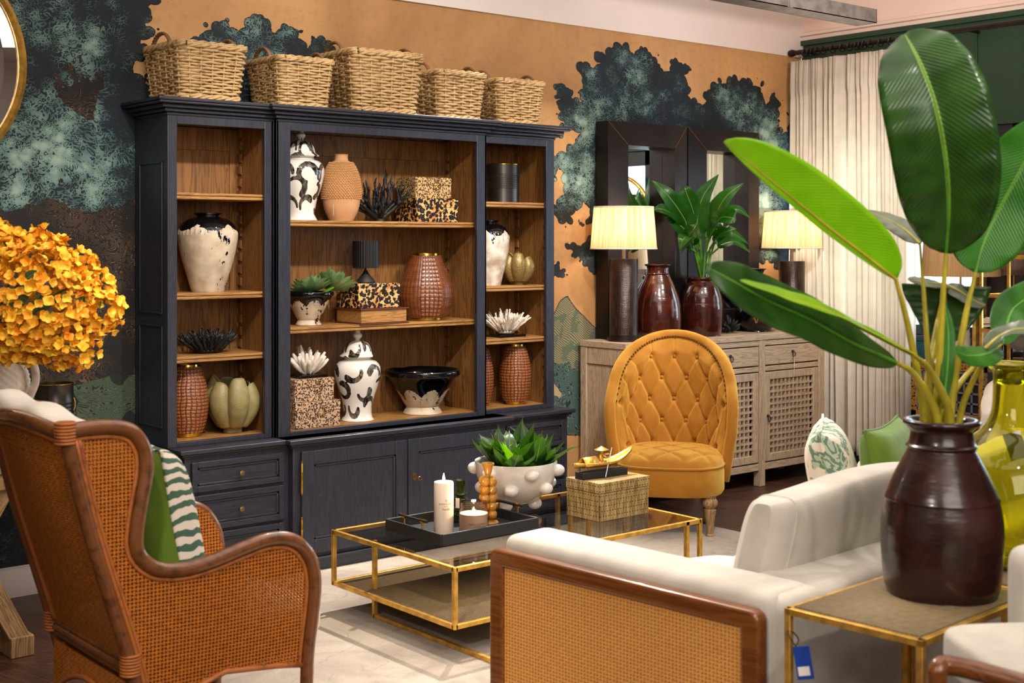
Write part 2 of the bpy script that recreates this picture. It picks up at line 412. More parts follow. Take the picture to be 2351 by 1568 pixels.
M['leafm'] = leafm('mid_green_leaf', '#2b6a0e', '#3b7d15', '#5aa010', .3)
M['leafg'] = leafm('grey_green_leaf', '#4a5a3c', '#6a7658', '#5a7a30', .15)
M['leafs'] = leafm('glossy_houseplant_leaf', '#17480c', '#256414', '#3f8a10', .2, .25)
M['agd'] = leafm('dark_agave_leaf', '#1c3a12', '#33561f', '#4c8a10', .15)
M['agl'] = leafm('lime_agave_leaf', '#7fc20c', '#9ad81a', '#90e010', .35)
M['stem'] = plain('plant_stalk', '#a89a26', .4, 0, .2, 20)
M['stemg'] = plain('green_plant_stalk', '#4f8a1c', .4, 0, .2, 20)
M['petal'] = MT('yellow_petal', '#f0a412', .6)
_m = M['petal']; _n = _m.noise(_m.pos(), 30, 3); _m.set('Base Color', _m.mix(_n.ss(.35, .65), '#f0960a', '#ffd23c')); _m.set('Subsurface Weight', .1)
# glazed oxblood jars
def jarm(name, c0, c1, rg=.05, ct=.5):
    m = MT(name, c0, .14); p = m.pos(); n = m.noise(p, 9, 5, .6); m.set('Base Color', m.mix(n.ss(.35, .7), c0, c1))
    m.set('Roughness', n * .25 + rg); m.set('Coat Weight', ct); m.bump(m.noise(m.map(p, (1, 1, 4)), 7, 3), .25, .012); return m
M['oxb'] = jarm('oxblood_glaze', '#2c0d08', '#4a1a0e')
M['oxb2'] = jarm('dark_oxblood_glaze', '#220d0b', '#351612', .14, .2)
M['terra'] = plain('terracotta', '#c29064', .85, 0, .08, 10)
M['olive'] = plain('sage_glaze', '#8c8052', .5, 0, .12, 30, .3, 160)
M['bronze'] = plain('speckled_bronze_glaze', '#8a7444', .4, .35, .3, 120, .2, 200)
# half dipped vases: pale crackled body, black drips (attribute k = height above the scalloped line)
def dipped(name, body='#c9b8a0', chip=.60):
    m = MT(name, body, .6); k = m.attr('k'); p = m.pos()
    n = m.noise(m.map(p, (1, 1, .5)), 26, 4, .7); n2 = m.noise(m.map(p, (1, 1, .35)), 45, 3, .7)
    top = (k + (n - .5) * .02).gt(0.); drip = (n2 + k * 1.6).gt(.57) * k.gt(-.09); big = m.noise(m.map(p, (1, 1, .6)), 9, 3, .6)
    ch = (n * .5 + big * .5).gt(chip); f = top.m('MAXIMUM', ch).m('MAXIMUM', drip)
    b = m.mix(m.noise(p, 14, 3).ss(.3, .7), body, '#a8937a')
    m.set('Base Color', m.mix(f, b, '#08080a')); m.set('Roughness', .6 - f * .5); return m
M['dip'] = dipped('crackled_cream_black_dip')
M['dipw'] = dipped('chalk_white_black_dip', '#e6ddd0', .66)
M['croc'] = MT('crocodile_leather_glaze', '#6a3018', .34)
_m = M['croc']; _k = _m.attr('k'); _n = _m.noise(_m.pos(), 40, 3); _m.set('Base Color', _m.ramp(_k * .75 + _n * .35, (.12, '#160905'), (.5, '#542a14'), (.95, '#935428')))
_m.set('Coat Weight', .3)
M['leo'] = None
def leopard(name, scale, base, brown, ring, big=False):
    m = MT(name, base, .45); p = m.pos('Object'); q = m.noise(p, scale * .7, 2, out='Color')
    n = m.t.nodes.new('ShaderNodeVectorMath'); n.operation = 'MULTIPLY_ADD'
    m.t.links.new(q.o, n.inputs[0]); n.inputs[1].default_value = (.9 / scale,) * 3; m.t.links.new(p.o, n.inputs[2])
    v = S(m.t, n.outputs[0]); d = m.vor(v, scale); gap = m.noise(p, scale * 1.5, 2)
    if big: f = (d + (gap - .5) * .6).lt(.57); c = m.mix(f, m.mix(m.noise(p, 14, 2).ss(.4, .6), base, brown), ring)
    else:
        rim = d.gt(.20) * (d + (gap - .5) * .45).lt(.47); c = m.mix(d.lt(.20), base, brown); c = m.mix(rim, c, ring)
    m.set('Base Color', c); return m
M['leo1'] = leopard('small_leopard_print', 105, '#c4a07c', '#9a6436', '#14151f')
M['leo2'] = leopard('large_leopard_print', 56, '#b97c3c', '#d3a868', '#120b0a', True)
M['leo3'] = leopard('fine_leopard_print', 105, '#c4a068', '#9a6424', '#15130f')
# bamboo strip box
def bamboo():
    m = MT('split_bamboo', '#b39458', .35); p = m.pos(); x, y, z = m.sep(p)
    u = (x + y) / .0085; a = (u.fr() - .5).ab() * 2; seam = a.gt(.78); col = u.fl()
    v = z / .045 + (col * .5).fr() * 1.0; node = ((v.fr() - .5).ab() * 2).gt(.93)
    n = m.noise(m.comb(col, z * 3), 3.3, 2); c = m.mix(n.ss(.3, .7), '#94743c', '#d2b577')
    m.set('Base Color', m.mix(seam.m('MAXIMUM', node), c, '#2a1a0c')); m.set('Coat Weight', .5); m.bump(1 - a * a, .4, .003); return m
M['bamboo'] = bamboo()
# ---------------------------------------------------------------- room shell
WY, WX, ZT = 6.02, 7.79, 2.95
XL, YF, ZC = -2.4, -2.6, 3.72
def floor_mat():
    m = MT('dark_herringbone_floor', '#3a2418', .38); p = m.pos(); x, y, z = m.sep(p)
    w = .46; a = (x + y) * .7071; b = (y - x) * .7071
    tri = ((a / w).fr() - .5).ab() * w * 1.6; side = (a / w * 2).fl()
    pl = (b + tri) / .11; row = pl.fl(); n = m.noise(m.comb(row * 3.1, side * 7.7), 1.7, 1)
    g = m.noise(m.comb(a * 5, (b + tri) * 40), 2, 4)
    edge = ((pl.fr() - .5).ab() * 2).gt(.96).m('MAXIMUM', (((a / w * 2).fr() - .5).ab() * 2).gt(.985))
    c = m.ramp(n * .6 + g * .4, (.3, '#22130c'), (.68, '#57382a')); c = m.mix(edge * .7, c, '#6a4a36')
    m.set('Base Color', c); m.set('Roughness', g * .25 + .28); m.bump(edge * -1 + g * .2, .3, .003); return m
fl = MB().bx(XL, WX, YF, WY, -.05, 0); struct(fl.build('floor', floor_mat()))
def rug_mat():
    m = MT('greige_wool_rug', '#a89c8e', .95); p = m.pos(); n = m.noise(p, 2.2, 5, .65, .8); n2 = m.noise(p, 160, 2)
    ln = (m.noise(p, 1.1, 3, .5, 1.5) * 7).fr(); ln = ((ln - .5).ab() * 2).gt(.93)
    c = m.mix(n.ss(.35, .65), '#93877a', '#b0a494'); c = m.mix(ln * .35, c, '#7d7468')
    m.set('Base Color', m.mix(n2.ss(.3, .7) * .35, c, '#8d8174')); m.bump(n2 + n * .6, .5, .006); return m
rg = MB().bx(2.05, 5.60, 2.0, 5.50, 0, .014)
tag(rg.build('area_rug', rug_mat(), bev=.005), 'pale greige wool area rug under the gold coffee table', 'rug')
# --- mural wall: the picture is a set of printed shapes in wall coordinates (X along the wall, Z up)
def W2(pts): return [(atY(x, y, WY).x, atY(x, y, WY).z) for x, y in pts]
treeR = W2([(1262, 330), (1290, 300), (1275, 250), (1280, 215), (1272, 192), (1290, 186), (1318, 205), (1335, 228), (1322, 165), (1322, 148), (1337, 131), (1355, 140), (1368, 160), (1364, 122), (1376, 108), (1402, 112), (1408, 94), (1440, 92), (1462, 112), (1478, 104), (1500, 120), (1515, 140), (1532, 160), (1545, 130), (1565, 132), (1590, 158), (1582, 180), (1585, 222), (1612, 228), (1622, 196), (1650, 180), (1680, 174), (1706, 178), (1715, 170), (1735, 190), (1752, 190), (1758, 232), (1772, 212), (1790, 212), (1795, 270), (1812, 256), (1840, 290),
              (1845, 620), (1800, 640), (1760, 600), (1720, 640), (1560, 560), (1500, 470), (1380, 490), (1345, 520), (1322, 500), (1300, 520), (1262, 500)])
treeR2 = W2([(1330, 560), (1345, 530), (1372, 540), (1380, 600), (1365, 640), (1350, 620), (1335, 600), (1300, 575), (1296, 555)])
treeR3 = W2([(1262, 600), (1285, 598), (1298, 625), (1285, 645), (1262, 640)])
holes = [W2(q) for q in ([(1262, 300), (1288, 308), (1300, 330), (1290, 345), (1262, 345)], [(1262, 420), (1285, 400), (1290, 440), (1262, 470)], [(1330, 480), (1345, 470), (1350, 500), (1335, 510)], [(1790, 250), (1808, 250), (1806, 300), (1792, 300)], [(1300, 305), (1320, 315), (1315, 330), (1298, 318)])]
hill = W2([(1262, 735), (1270, 720), (1285, 690), (1302, 678), (1320, 705), (1350, 735), (1375, 760), (1400, 780), (1400, 1000), (1262, 1000)])
bush = W2([(1262, 830), (1290, 845), (1310, 830), (1330, 860), (1400, 840), (1400, 1000), (1262, 1000)])
treeL = W2([(-600, -300), (375, -300), (372, 5), (352, 30), (338, 55), (362, 70), (356, 95), (330, 100), (342, 130), (310, 150), (325, 180), (420, 150), (440, 80), (470, 62), (500, 45), (540, 60), (565, 40), (600, 30), (620, 40), (628, 62), (645, 55), (690, 65), (695, 100), (720, 85), (745, 85), (770, 110), (800, 200), (820, 420), (820, 1400), (-600, 1400)])
brown = W2([(-600, 475), (0, 478), (120, 460), (220, 490), (320, 450), (420, 470), (420, 880), (180, 885), (-600, 880)])
trunkL = W2([(110, 165), (128, 160), (165, 215), (160, 170), (150, 145), (170, 148), (185, 185), (200, 175), (215, 195), (235, 165), (240, 175), (215, 240), (205, 300), (180, 260), (150, 240)])
ground = W2([(-600, 880), (170, 885), (260, 862), (400, 870), (400, 985), (200, 990), (-600, 1000)])
sx = np.arange(.6, WX + .001, .0193); sz = np.arange(0, ZT + .001, .0193); sz = np.append(sz[:-1], ZT); sx[-1] = WX
GX, GZ = np.meshgrid(sx, sz, indexing='ij')
rough1 = np.array([[noise.noise(Vector((a * 3, b * 3, 1))) for b in sz] for a in sx])
sd = np.maximum.reduce([poly_sd(GX, GZ, q) for q in (treeR, treeR2, treeR3, treeL)])
for h in holes: sd = np.minimum(sd, -poly_sd(GX, GZ, h))
blobs = [((100, 330), .42, 1.), ((200, 430), .35, .9), ((60, 60), .3, .8), ((190, 120), .22, .9), ((560, 80), .2, .75), ((640, 100), .2, .6), ((480, 100), .18, .6), ((90, 180), .2, .7), ((20, 450), .3, .8), ((130, 30), .25, .6),
         ((1310, 390), .3, 1.15), ((1290, 350), .22, 1.), ((1450, 150), .2, .8), ((1400, 240), .28, .9), ((1350, 300), .22, 1.), ((1480, 240), .2, .6), ((1690, 240), .26, .8), ((1760, 330), .28, 1.1), ((1740, 480), .3, 1.1), ((1560, 190), .18, .3), ((1810, 300), .16, .5), ((1350, 180), .2, .6), ((1760, 540), .25, .9)]
tone = np.full(GX.shape, .26)
for (px, py), r, k in blobs:
    c = atY(px, py, WY); tone = np.maximum(tone, k * np.exp(-((GX - c.x) ** 2 + (GZ - c.z) ** 2) / (r * r)))
tone = tone + .25 * rough1
br = np.maximum.reduce([poly_sd(GX, GZ, q) for q in (brown, trunkL)])
gr = poly_sd(GX, GZ, ground); hl = poly_sd(GX, GZ, hill); bs = poly_sd(GX, GZ, bush)
def mural():
    m = MT('printed_tree_mural', '#c48f52', .75); p = m.pos(); x, y, z = m.sep(p)
    q = m.comb(x, z, 0.)
    n1 = m.noise(q, 9, 3, .6); lob = m.vor(m.map(m.comb(x, z, 0.), (1, 1.15, 1)), 17, 'F1'); clump = m.vor(m.map(q, (1, 1.2, 1), loc=(.3, .1, 0)), 7.5, 'F1')
    paper = m.ramp(m.noise(q, 1.3, 4, .6, .5), (.3, '#ab7c4c'), (.7, '#cfa069')); speck = m.noise(q, 70, 3).gt(.70)
    paper = m.mix(speck * .5, paper, '#8a5526'); paper = m.mix(m.noise(q, 24, 4).ss(.45, .75) * .35, paper, '#a86f3a')
    s = m.attr('sd') + (n1 - .5) * .045 + (lob * -1 + .40) * .085
    wq = m.noise(q, 6, 2, out='Color'); n = m.t.nodes.new('ShaderNodeVectorMath'); n.operation = 'MULTIPLY_ADD'
    m.t.links.new(wq.o, n.inputs[0]); n.inputs[1].default_value = (.16,) * 3; m.t.links.new(q.o, n.inputs[2]); wv = S(m.t, n.outputs[0])
    sc1 = m.vor(m.map(wv, (1, 1.25, 1)), 42); sc2 = m.vor(m.map(wv, (1, 1.4, 1)), 85)
    k = m.attr('tone') * .95 + (n1 - .5) * .35 + (m.noise(q, 22, 3) - .5) * .4 + (.42 - clump) * .65 + (.35 - lob) * .45 - .05
    # engraved leaf strokes: arcs around voronoi points, more of them where the tone is dark
    stroke = ((sc1 * 2.1 + sc2 * .5).fr() - .5).ab() * 2
    light = stroke.lt(k * 1.0 + .06)
    lc = m.ramp(k, (.1, '#1c3236'), (.4, '#3f5b5a'), (.75, '#6b8880'), (1., '#93a99b'))
    dc = m.mix(m.noise(q, 3, 2).ss(.4, .6), '#0b1416', '#0f1a26')
    leaf = m.mix(light, dc, lc)
    ba = m.attr('br'); hat = ((m.noise(q, 3.5, 3, .5, 1.2) * 58).fr() - .5).ab() * 2
    hb = hat.gt(1.02 - m.noise(q, 4, 2).ss(.3, .75) * .55) * m.noise(q, 60, 2).gt(.42)
    bc = m.mix(hb, '#0c0806', '#5d452c')
    leaf = m.mix((ba + (n1 - .5) * .12).gt(0.), leaf, bc)
    g = m.attr('gr'); gh = ((m.noise(m.map(q, (.6, 2, 1)), 5, 3, .5, .8) * 40).fr() - .5).ab() * 2
    leaf = m.mix((g + (n1 - .5) * .05).gt(0.), leaf, m.mix(gh.gt(.72).m('MAXIMUM', m.noise(q, 5, 2).gt(.56)), '#41503a', '#11180f'))
    c = m.mix(s.gt(0.), paper, m.mix(s.lt(.006), leaf, '#0c1214'))
    hh = m.attr('hl') + (n1 - .5) * .02; ha = (((z * 1.0 + x * .5 + m.noise(q, 4, 2) * .12) * 75).fr() - .5).ab() * 2
    hc = m.mix(ha.gt(.62), '#8d8462', '#3d4438'); hc = m.mix(m.noise(q, 12, 4).gt(.55), hc, '#56604c')
    c = m.mix(hh.gt(0.), c, m.mix(hh.lt(.006), hc, '#1c2420'))
    b2 = m.attr('bs') + (n1 - .5) * .25; bcx = m.mix(hat.gt(.55), '#13202a', '#5b7468'); bcx = m.mix(m.noise(q, 7, 2).gt(.58), bcx, '#a8946a')
    c = m.mix(b2.gt(0.), c, bcx)
    m.set('Base Color', c); return m
wm = MB(); wm.grid(np.stack([GX, np.full(GX.shape, WY), GZ], -1), sd=sd, tone=tone, br=br, gr=gr, hl=hl, bs=bs)
struct(wm.build('wall_mural', mural(), fix=False))
wb = MB().bx(XL, WX, WY + .001, WY + .12, 0, ZC); struct(wb.build('wall_back', M['wall']))
wl = MB().bx(.6, WX, WY - .015, WY, ZT, ZC); struct(wl.build('wall_back_upper', M['wall']))
wl = MB().bx(XL, .6, WY - .004, WY + .002, 0, ZT); struct(wl.build('wall_back_left', MT('dark_mural_end', '#101a1a', .7)))
wl = MB().bx(XL - .1, XL, YF, WY, 0, ZC); struct(wl.build('wall_left', M['wall']))
wl = MB().bx(XL, WX, YF - .1, YF, 0, ZC); struct(wl.build('wall_front', M['wall']))
wl = MB().bx(XL, WX, YF, WY, ZC, ZC + .1); struct(wl.build('ceiling', M['ceil']))
# window wall, with the window opening
Y0, Y1, Z0, Z1 = 1.9, 5.85, .98, 2.36
wr = MB(); wr.bx(WX, WX + .14, Y1, WY, 0, 3.07); wr.bx(WX, WX + .14, YF, Y0, 0, 3.07); wr.bx(WX, WX + .14, Y0, Y1, 0, Z0); wr.bx(WX, WX + .14, Y0, Y1, Z1, 3.07)
for yy in (5.02, 4.62, 4.22, 3.4, 2.6): wr.bx(WX - .012, WX, yy - .012, yy, Z1 + .02, 3.0)
wr.bx(WX - .03, WX, YF, WY, 3.035, 3.07)
struct(wr.build('wall_right', M['green'], bev=.002))
wr = MB().bx(WX, WX + .14, YF, WY, 3.07, ZC); wr.bx(WX - .03, WX, YF, WY, 3.07, 3.10); wr.bx(WX - .05, WX, YF, WY, 3.1, 3.125); struct(wr.build('trim_1', M['ceil'], bev=.004))
wf = MB()
for a, b in ((Y0, Y0 + .06), (Y1 - .06, Y1), (3.5, 3.56), (4.32, 4.38), (2.7, 2.76)): wf.bx(WX + .02, WX + .08, a, b, Z0, Z1)
wf.bx(WX + .02, WX + .08, Y0, Y1, Z0, Z0 + .07); wf.bx(WX + .02, WX + .08, Y0, Y1, Z1 - .12, Z1); wf.bx(WX + .025, WX + .075, Y0, Y1, 1.62, 1.66); wf.bx(WX - .02, WX + .02, Y0, Y1, Z0 - .04, Z0)
win = struct(wf.build('window_1', MT('dark_grey_window_frame', '#23252c', .4), bev=.004))
wp = MB().bx(WX + .045, WX + .05, Y0, Y1, Z0, Z1).build('window_pane', M['pane'], win)
wsl = MB().bx(WX - .012, WX, Y0, Y1, .30, Z0 - .04); struct(wsl.build('trim_2', M['teal'], bev=.002))
def skirting(y0, y1, x0, x1, name, m, along='x'):
    s = MB(); pr = [(0, 0), (.022, 0), (.022, .10), (.018, .108), (.014, .125), (.006, .13), (0, .135)]
    if along == 'x': s.add([(x, y0 - d, z) for x in (x0, x1) for d, z in pr], [(i, i + 1, i + 8, i + 7) for i in range(6)] + [tuple(range(7)), tuple(range(13, 6, -1))])
    else: s.add([(x0 - d, y, z) for y in (y0, y1) for d, z in pr], [(i, i + 1, i + 8, i + 7) for i in range(6)] + [tuple(range(7)), tuple(range(13, 6, -1))])
    return struct(s.build(name, m))
skirting(WY - .001, 0, XL, WX, 'baseboard_back', M['skirt']); skirting(YF, WY, WX, WX, 'baseboard_right', M['skirtb'], 'y')
# galvanised cable tray hanging under the ceiling
d = thing('cable_tray', 'galvanised steel cable tray hanging from the ceiling near the corner', 'cable tray', (6.9, 4.76, 2.95))
t = MB(); t.bx(-4, 0, 0, .005, 0, .085); t.bx(-4, 0, .14, .145, 0, .085); t.bx(-4, 0, 0, .145, 0, .005); t.bx(-.005, 0, 0, .145, 0, .085); t.build('trough', M['steel'], d)
t = MB(); t.bx(-.87, -.82, -.004, 0, 0, .085); t.bx(-.86, -.83, -.012, -.004, -.002, .8); t.bx(-3.4, -3.37, -.012, -.004, -.002, .8); t.build('hanger_strap', M['steel'], d)
# curtain
cu = thing('curtain', 'full length cream linen curtain with pinch pleats beside the mural wall', 'curtain', (7.60, 5.45, .16))
nv, nu = 40, 360; ys = np.linspace(-.47, .50, nu); zz = np.linspace(0, 2.74, nv); P = np.zeros((nv, nu, 3))
ph = np.cumsum(1 + .45 * np.sin(np.linspace(0, 9, nu)) + .25 * np.sin(np.linspace(2, 31, nu))); ph = ph / ph[-1] * 2 * math.pi * 21
for i, z in enumerate(zz):
    hang = 1 - z / 2.74; top = max(0, (z - 2.46) / .28); amp = .026 + .014 * hang
    xx = amp * (np.sin(ph) + .35 * np.sin(2.1 * ph + hang * 2)) * (1 - top * .45) + .012 * np.sin(ph * .31 + 3 * hang)
    if top > 0: xx = xx + .014 * np.sign(np.sin(ph * 3)) * np.abs(np.sin(ph * 3)) * (np.cos(ph) > .2)
    flare = 1 + .03 * hang
    P[i, :, 0] = xx; P[i, :, 1] = ys * flare + .006 * np.cos(ph) - .012 * hang; P[i, :, 2] = z + .008 * np.sin(ph * .5) * (i == 0)
c = MB().grid(P).build('curtain_panel', M['curt'], cu, sharp=None, fix=False)
sm = c.modifiers.new('thickness', 'SOLIDIFY'); sm.thickness = .003
h = MB(); Pz = P[1:3] * 1.0; Pz[:, :, 0] -= .004; Pz[0, :, 2] = .10; Pz[1, :, 2] = .104; h.grid(Pz); h.build('hem_stitching', M['curt'], cu, sharp=None)
cr = thing('curtain_rod', 'black iron curtain rod with rings on the green window wall', 'curtain rod', (7.62, 5.95, 2.965))
t = MB().tube([(0, -3.9, 0), (0, 0, 0)], .017, 12); t.build('pole', M['blackm'], cr)
t = MB(); t.lathe([(.0, -.03), (.02, -.025), (.027, 0), (.02, .025), (0, .03)], 14, (0, 0, 0)); t.build('finial', M['blackm'], cr, rot=(R(90), 0, 0), loc=(0, .02, 0))
for y in (-.06, -1.35, -3.2): MB().tube([(0, y, 0), (.08, y, 0), (.17, y, 0)], .01, 8).build('bracket', M['blackm'], cr)
for y in (-.09, -.13, -.16, -.20, -.25, -.33, -.41, -.47, -.53, -.56, -.59, -.64, -.72, -.80, -.86, -.93):
    a = np.linspace(0, 2 * math.pi, 20, endpoint=False)
    MB().tube([(.027 * math.cos(q), y + .006 * math.sin(q * 2), .027 * math.sin(q) - .008) for q in a], .0045, 6, closed=True).build('curtain_ring', M['blackm'], cr)
# gold arched mirror leaning by the window, and the round one on the mural wall
# ---------------------------------------------------------------- display cabinet
CB = thing('display_cabinet', 'large black stained breakfront display cabinet with oak shelves, against the mural', 'cabinet', (3.88, 5.84, 0))
ox, oy = 3.88, 5.84
def cbx(mb, x0, x1, y0, y1, z0, z1): return mb.bx(x0 - ox, x1 - ox, y0 - oy, y1 - oy, z0, z1)
YB, YW, YC = 6.005, 5.655, 5.625          # back, wing front, centre front of the upper part
YBW, YBC = 5.545, 5.50                    # base fronts
XA, XB, XC, XD = 2.665, 3.215, 4.52, 5.045
t = MB(); cbx(t, XA + .03, XD + .03, YBW + .0, YB, 0, .075); cbx(t, XB + .02, XC + .06, YBC + .0, YB, 0, .075); t.build('plinth', M['cab'], CB, bev=.006)
t = MB(); cbx(t, XA + .04, XD + .02, YBW + .02, YB, .075, .615); cbx(t, XB + .03, XC + .05, YBC + .02, YB, .075, .615); t.build('base_body', M['cabv'], CB, bev=.003)
t = MB()
for (z0, z1, e) in ((.612, .622, .008), (.622, .634, .02), (.634, .655, .034)):
    cbx(t, XA + .04 - e, XD + .02 + e, YBW + .02 - e, YB, z0, z1); cbx(t, XB + .03 - e, XC + .05 + e, YBC + .02 - e, YB, z0, z1)
t.build('counter_top', M['cab'], CB, bev=.004, seg=3)
def panel_front(name, x0, x1, z0, z1, yf, fr, parent, mat):
    """frame and recessed panel facing -Y"""
    t = MB(); y0, y1 = yf - .018, yf + .004
    cbx(t, x0, x0 + fr, y0, y1, z0, z1); cbx(t, x1 - fr, x1, y0, y1, z0, z1); cbx(t, x0 + fr, x1 - fr, y0, y1, z1 - fr, z1); cbx(t, x0 + fr, x1 - fr, y0, y1, z0, z0 + fr)
    cbx(t, x0 + fr - .002, x1 - fr + .002, yf - .006, y1, z0 + fr - .002, z1 - fr + .002)
    g = fr * .8
    for k in (0, 1):
        a, b = (x0 + fr, x0 + fr + .012) if k == 0 else (x1 - fr - .012, x1 - fr)
        cbx(t, a, b, yf - .012, yf, z0 + fr, z1 - fr)
        a, b = (z0 + fr, z0 + fr + .012) if k == 0 else (z1 - fr - .012, z1 - fr)
        cbx(t, x0 + fr, x1 - fr, yf - .012, yf, a, b)
    return t.build(name, mat, parent, bev=.0025)
def knob(x, z, yf, parent, m=None):
    t = MB().lathe([(.004, 0), (.005, .01), (.010, .014), (.013, .02), (.012, .026), (.006, .029), (0, .03)], 16)
    return t.build('knob', m or M['dbrass'], parent, loc=(x - ox, yf - .018 - oy, z), rot=(R(90), 0, 0))
for xa, xb, zs in ((XA + .07, XB + .0, ((.455, .595), (.275, .44), (.095, .26))), (XC + .08, XD - .01, ((.455, .595), (.275, .44), (.095, .26)))):
    for z0, z1 in zs:
        dr = panel_front('drawer', xa, xb, z0, z1, YBW + .02, .028, CB, M['cab']); knob((xa + xb) / 2, (z0 + z1) / 2, YBW + .02, dr)
xs = (XB + .07, (XB + XC + .08) / 2 - .004, (XB + XC + .08) / 2 + .004, XC + .01)
for k in (0, 1):
    dr = panel_front('door', xs[2 * k], xs[2 * k + 1], .095, .595, YBC + .02, .068, CB, M['cabv'])
    xh = xs[0] - .004 if k == 0 else xs[3] + .004
    for z in (.20, .47):
        t = MB(); t.lathe([(0, -.085), (.004, -.082), (.003, -.075), (.006, -.068), (.006, -.03), (.0075, -.025), (.006, -.02), (.006, .02), (.0075, .025), (.006, .03), (.006, .068), (.003, .075), (.004, .082), (0, .085)], 10)
        t.build('hinge', M['brass'], dr, loc=(xh - ox, YBC - .002 - oy, z))
t = MB().lathe([(0, 0), (.013, 0), (.012, .003), (0, .003)], 14); t.v[-1][:, 1] *= 1.6
t.build('keyhole_plate', M['dbrass'], CB, loc=(xs[2] + .035 - ox, YBC + .002 - oy, .40), rot=(R(90), 0, 0))
kx, ky = xs[2] + .035 - ox, YBC - .006 - oy
t = MB(); t.tube([(kx, ky + .01, .40), (kx, ky - .022, .40)], .0028, 8); a = np.linspace(0, 2 * math.pi, 16, endpoint=False)
t.tube([(kx + .012 + .012 * math.cos(q), ky - .026, .395 + .009 * math.sin(q)) for q in a], .0022, 6, closed=True); t.build('key', M['dbrass'], CB)
# upper part
ZL, ZH = .655, 2.20
for a, b, y_ in ((XD - .02, XD, YW + .02), (XB - .012, XB + .012, YW), (XC - .012, XC + .012, YW)):
    t = MB(); cbx(t, a, b, y_, YB, ZL, ZH); t.build('side_panel', M['cabv'], CB, bev=.002)
t = MB(); cbx(t, XA, XA + .02, YW + .02, YB, ZL, ZH)
for a, b, z0, z1 in ((YW + .05, YW + .06, 1.28, 1.98), (YB - .06, YB - .05, 1.28, 1.98), (YW + .05, YW + .06, .75, 1.22), (YB - .06, YB - .05, .75, 1.22)):
    cbx(t, XA - .006, XA, a, b, z0, z1)
for z in (1.28, 1.98, .75, 1.22): cbx(t, XA - .006, XA, YW + .05, YB - .05, z - .01, z)
t.build('side_panel', M['cabv'], CB, bev=.002)
t = MB()
for x0, x1, yf in ((XA, 2.712, YW), (3.168, XB, YW), (XB + .0, 3.293, YC), (4.455, XC + .0, YC), (XC, 4.537, YW), (4.985, XD, YW)): cbx(t, x0, x1, yf, yf + .022, ZL, ZH)
for x0, x1, yf in ((2.712, 3.168, YW), (3.293, 4.455, YC), (4.537, 4.985, YW)):
    cbx(t, x0, x1, yf, yf + .022, 2.152, ZH); cbx(t, x0, x1, yf, yf + .022, ZL, .678)
for x in (XB, XC): cbx(t, x - .0, x + .012 if x == XB else x - .012, YC, YW + .02, ZL, ZH)
t.build('face_frame', M['cabv'], CB, bev=.002)
t = MB()
for z0, z1, e in ((2.19, 2.205, .006), (2.205, 2.222, .022), (2.222, 2.24, .042), (2.24, 2.252, .068), (2.252, 2.268, .074)):
    cbx(t, XA - e, XD + e, YW - e, YB, z0, z1); cbx(t, XB - e + .01, XC + e - .01, YC - e, YB, z0, z1)
t.build('crown_moulding', M['cab'], CB, bev=.005, seg=3)
t = MB(); cbx(t, XA + .02, XD - .02, 5.985, YB - .002, ZL, ZH)
for x0, x1 in ((2.69, 3.20), (3.23, 4.505), (4.535, 5.02)):
    for a, b, z0, z1 in ((x0, x0 + .06, ZL, 2.17), (x1 - .05, x1, ZL, 2.17)): cbx(t, a, b, 5.975, 5.9848, z0, z1)
    cbx(t, x0 + .06, x1 - .05, 5.976, 5.9848, 2.06, 2.17)
t.build('back_panel', M['oak'], CB, bev=.002)
for a in (XA + .02, XB + .012, XC + .012, XB - .015, XC - .015, XD - .023): t = MB(); cbx(t, a, a + .003, YW + .023, 5.974, ZL, ZH - .002); t.build('oak_lining', M['oak'], CB)
# notched strips that carry the shelves
for x, sg in ((XB - .016, -1), (XC - .016, -1), (XD - .024, -1)):
    for yy in (5.955, 5.70) if x > 5 else (5.955,):
        t = MB(); z = .70
        while z < 2.14:
            t.prism([(0 if sg > 0 else -.0, z), (.011 * sg, z + .008), (.011 * sg, z + .046), (0, z + .0462)], 1, yy - .016 - oy, yy + .016 - oy); z += .062
        for v in t.v: v[:, 0] += x - ox
        t.build('notched_strip', M['oak'], CB)
def shelf(x0, x1, yf, z):
    t = MB(); cbx(t, x0, x1, yf, 5.975, z - .03, z)
    cbx(t, x0, x1, yf - .006, yf, z - .012, z); cbx(t, x0, x1, yf - .003, yf, z - .028, z - .017)
    return t.build('shelf', M['oaks'], CB, bev=.003)
for z in (1.835, 1.365, 1.07): shelf(XA + .023, XB - .015, YW + .03, z); shelf(XC + .015, XD - .023, YW + .03, z - .005)
for z in (1.713, 1.182): shelf(XB + .015, XC - .015, YW + .025, z)
t = MB(); cbx(t, XA + .02, XD - .02, YW + .022, 5.98, ZL, .676); t.build('cabinet_floor', M['oaks'], CB)

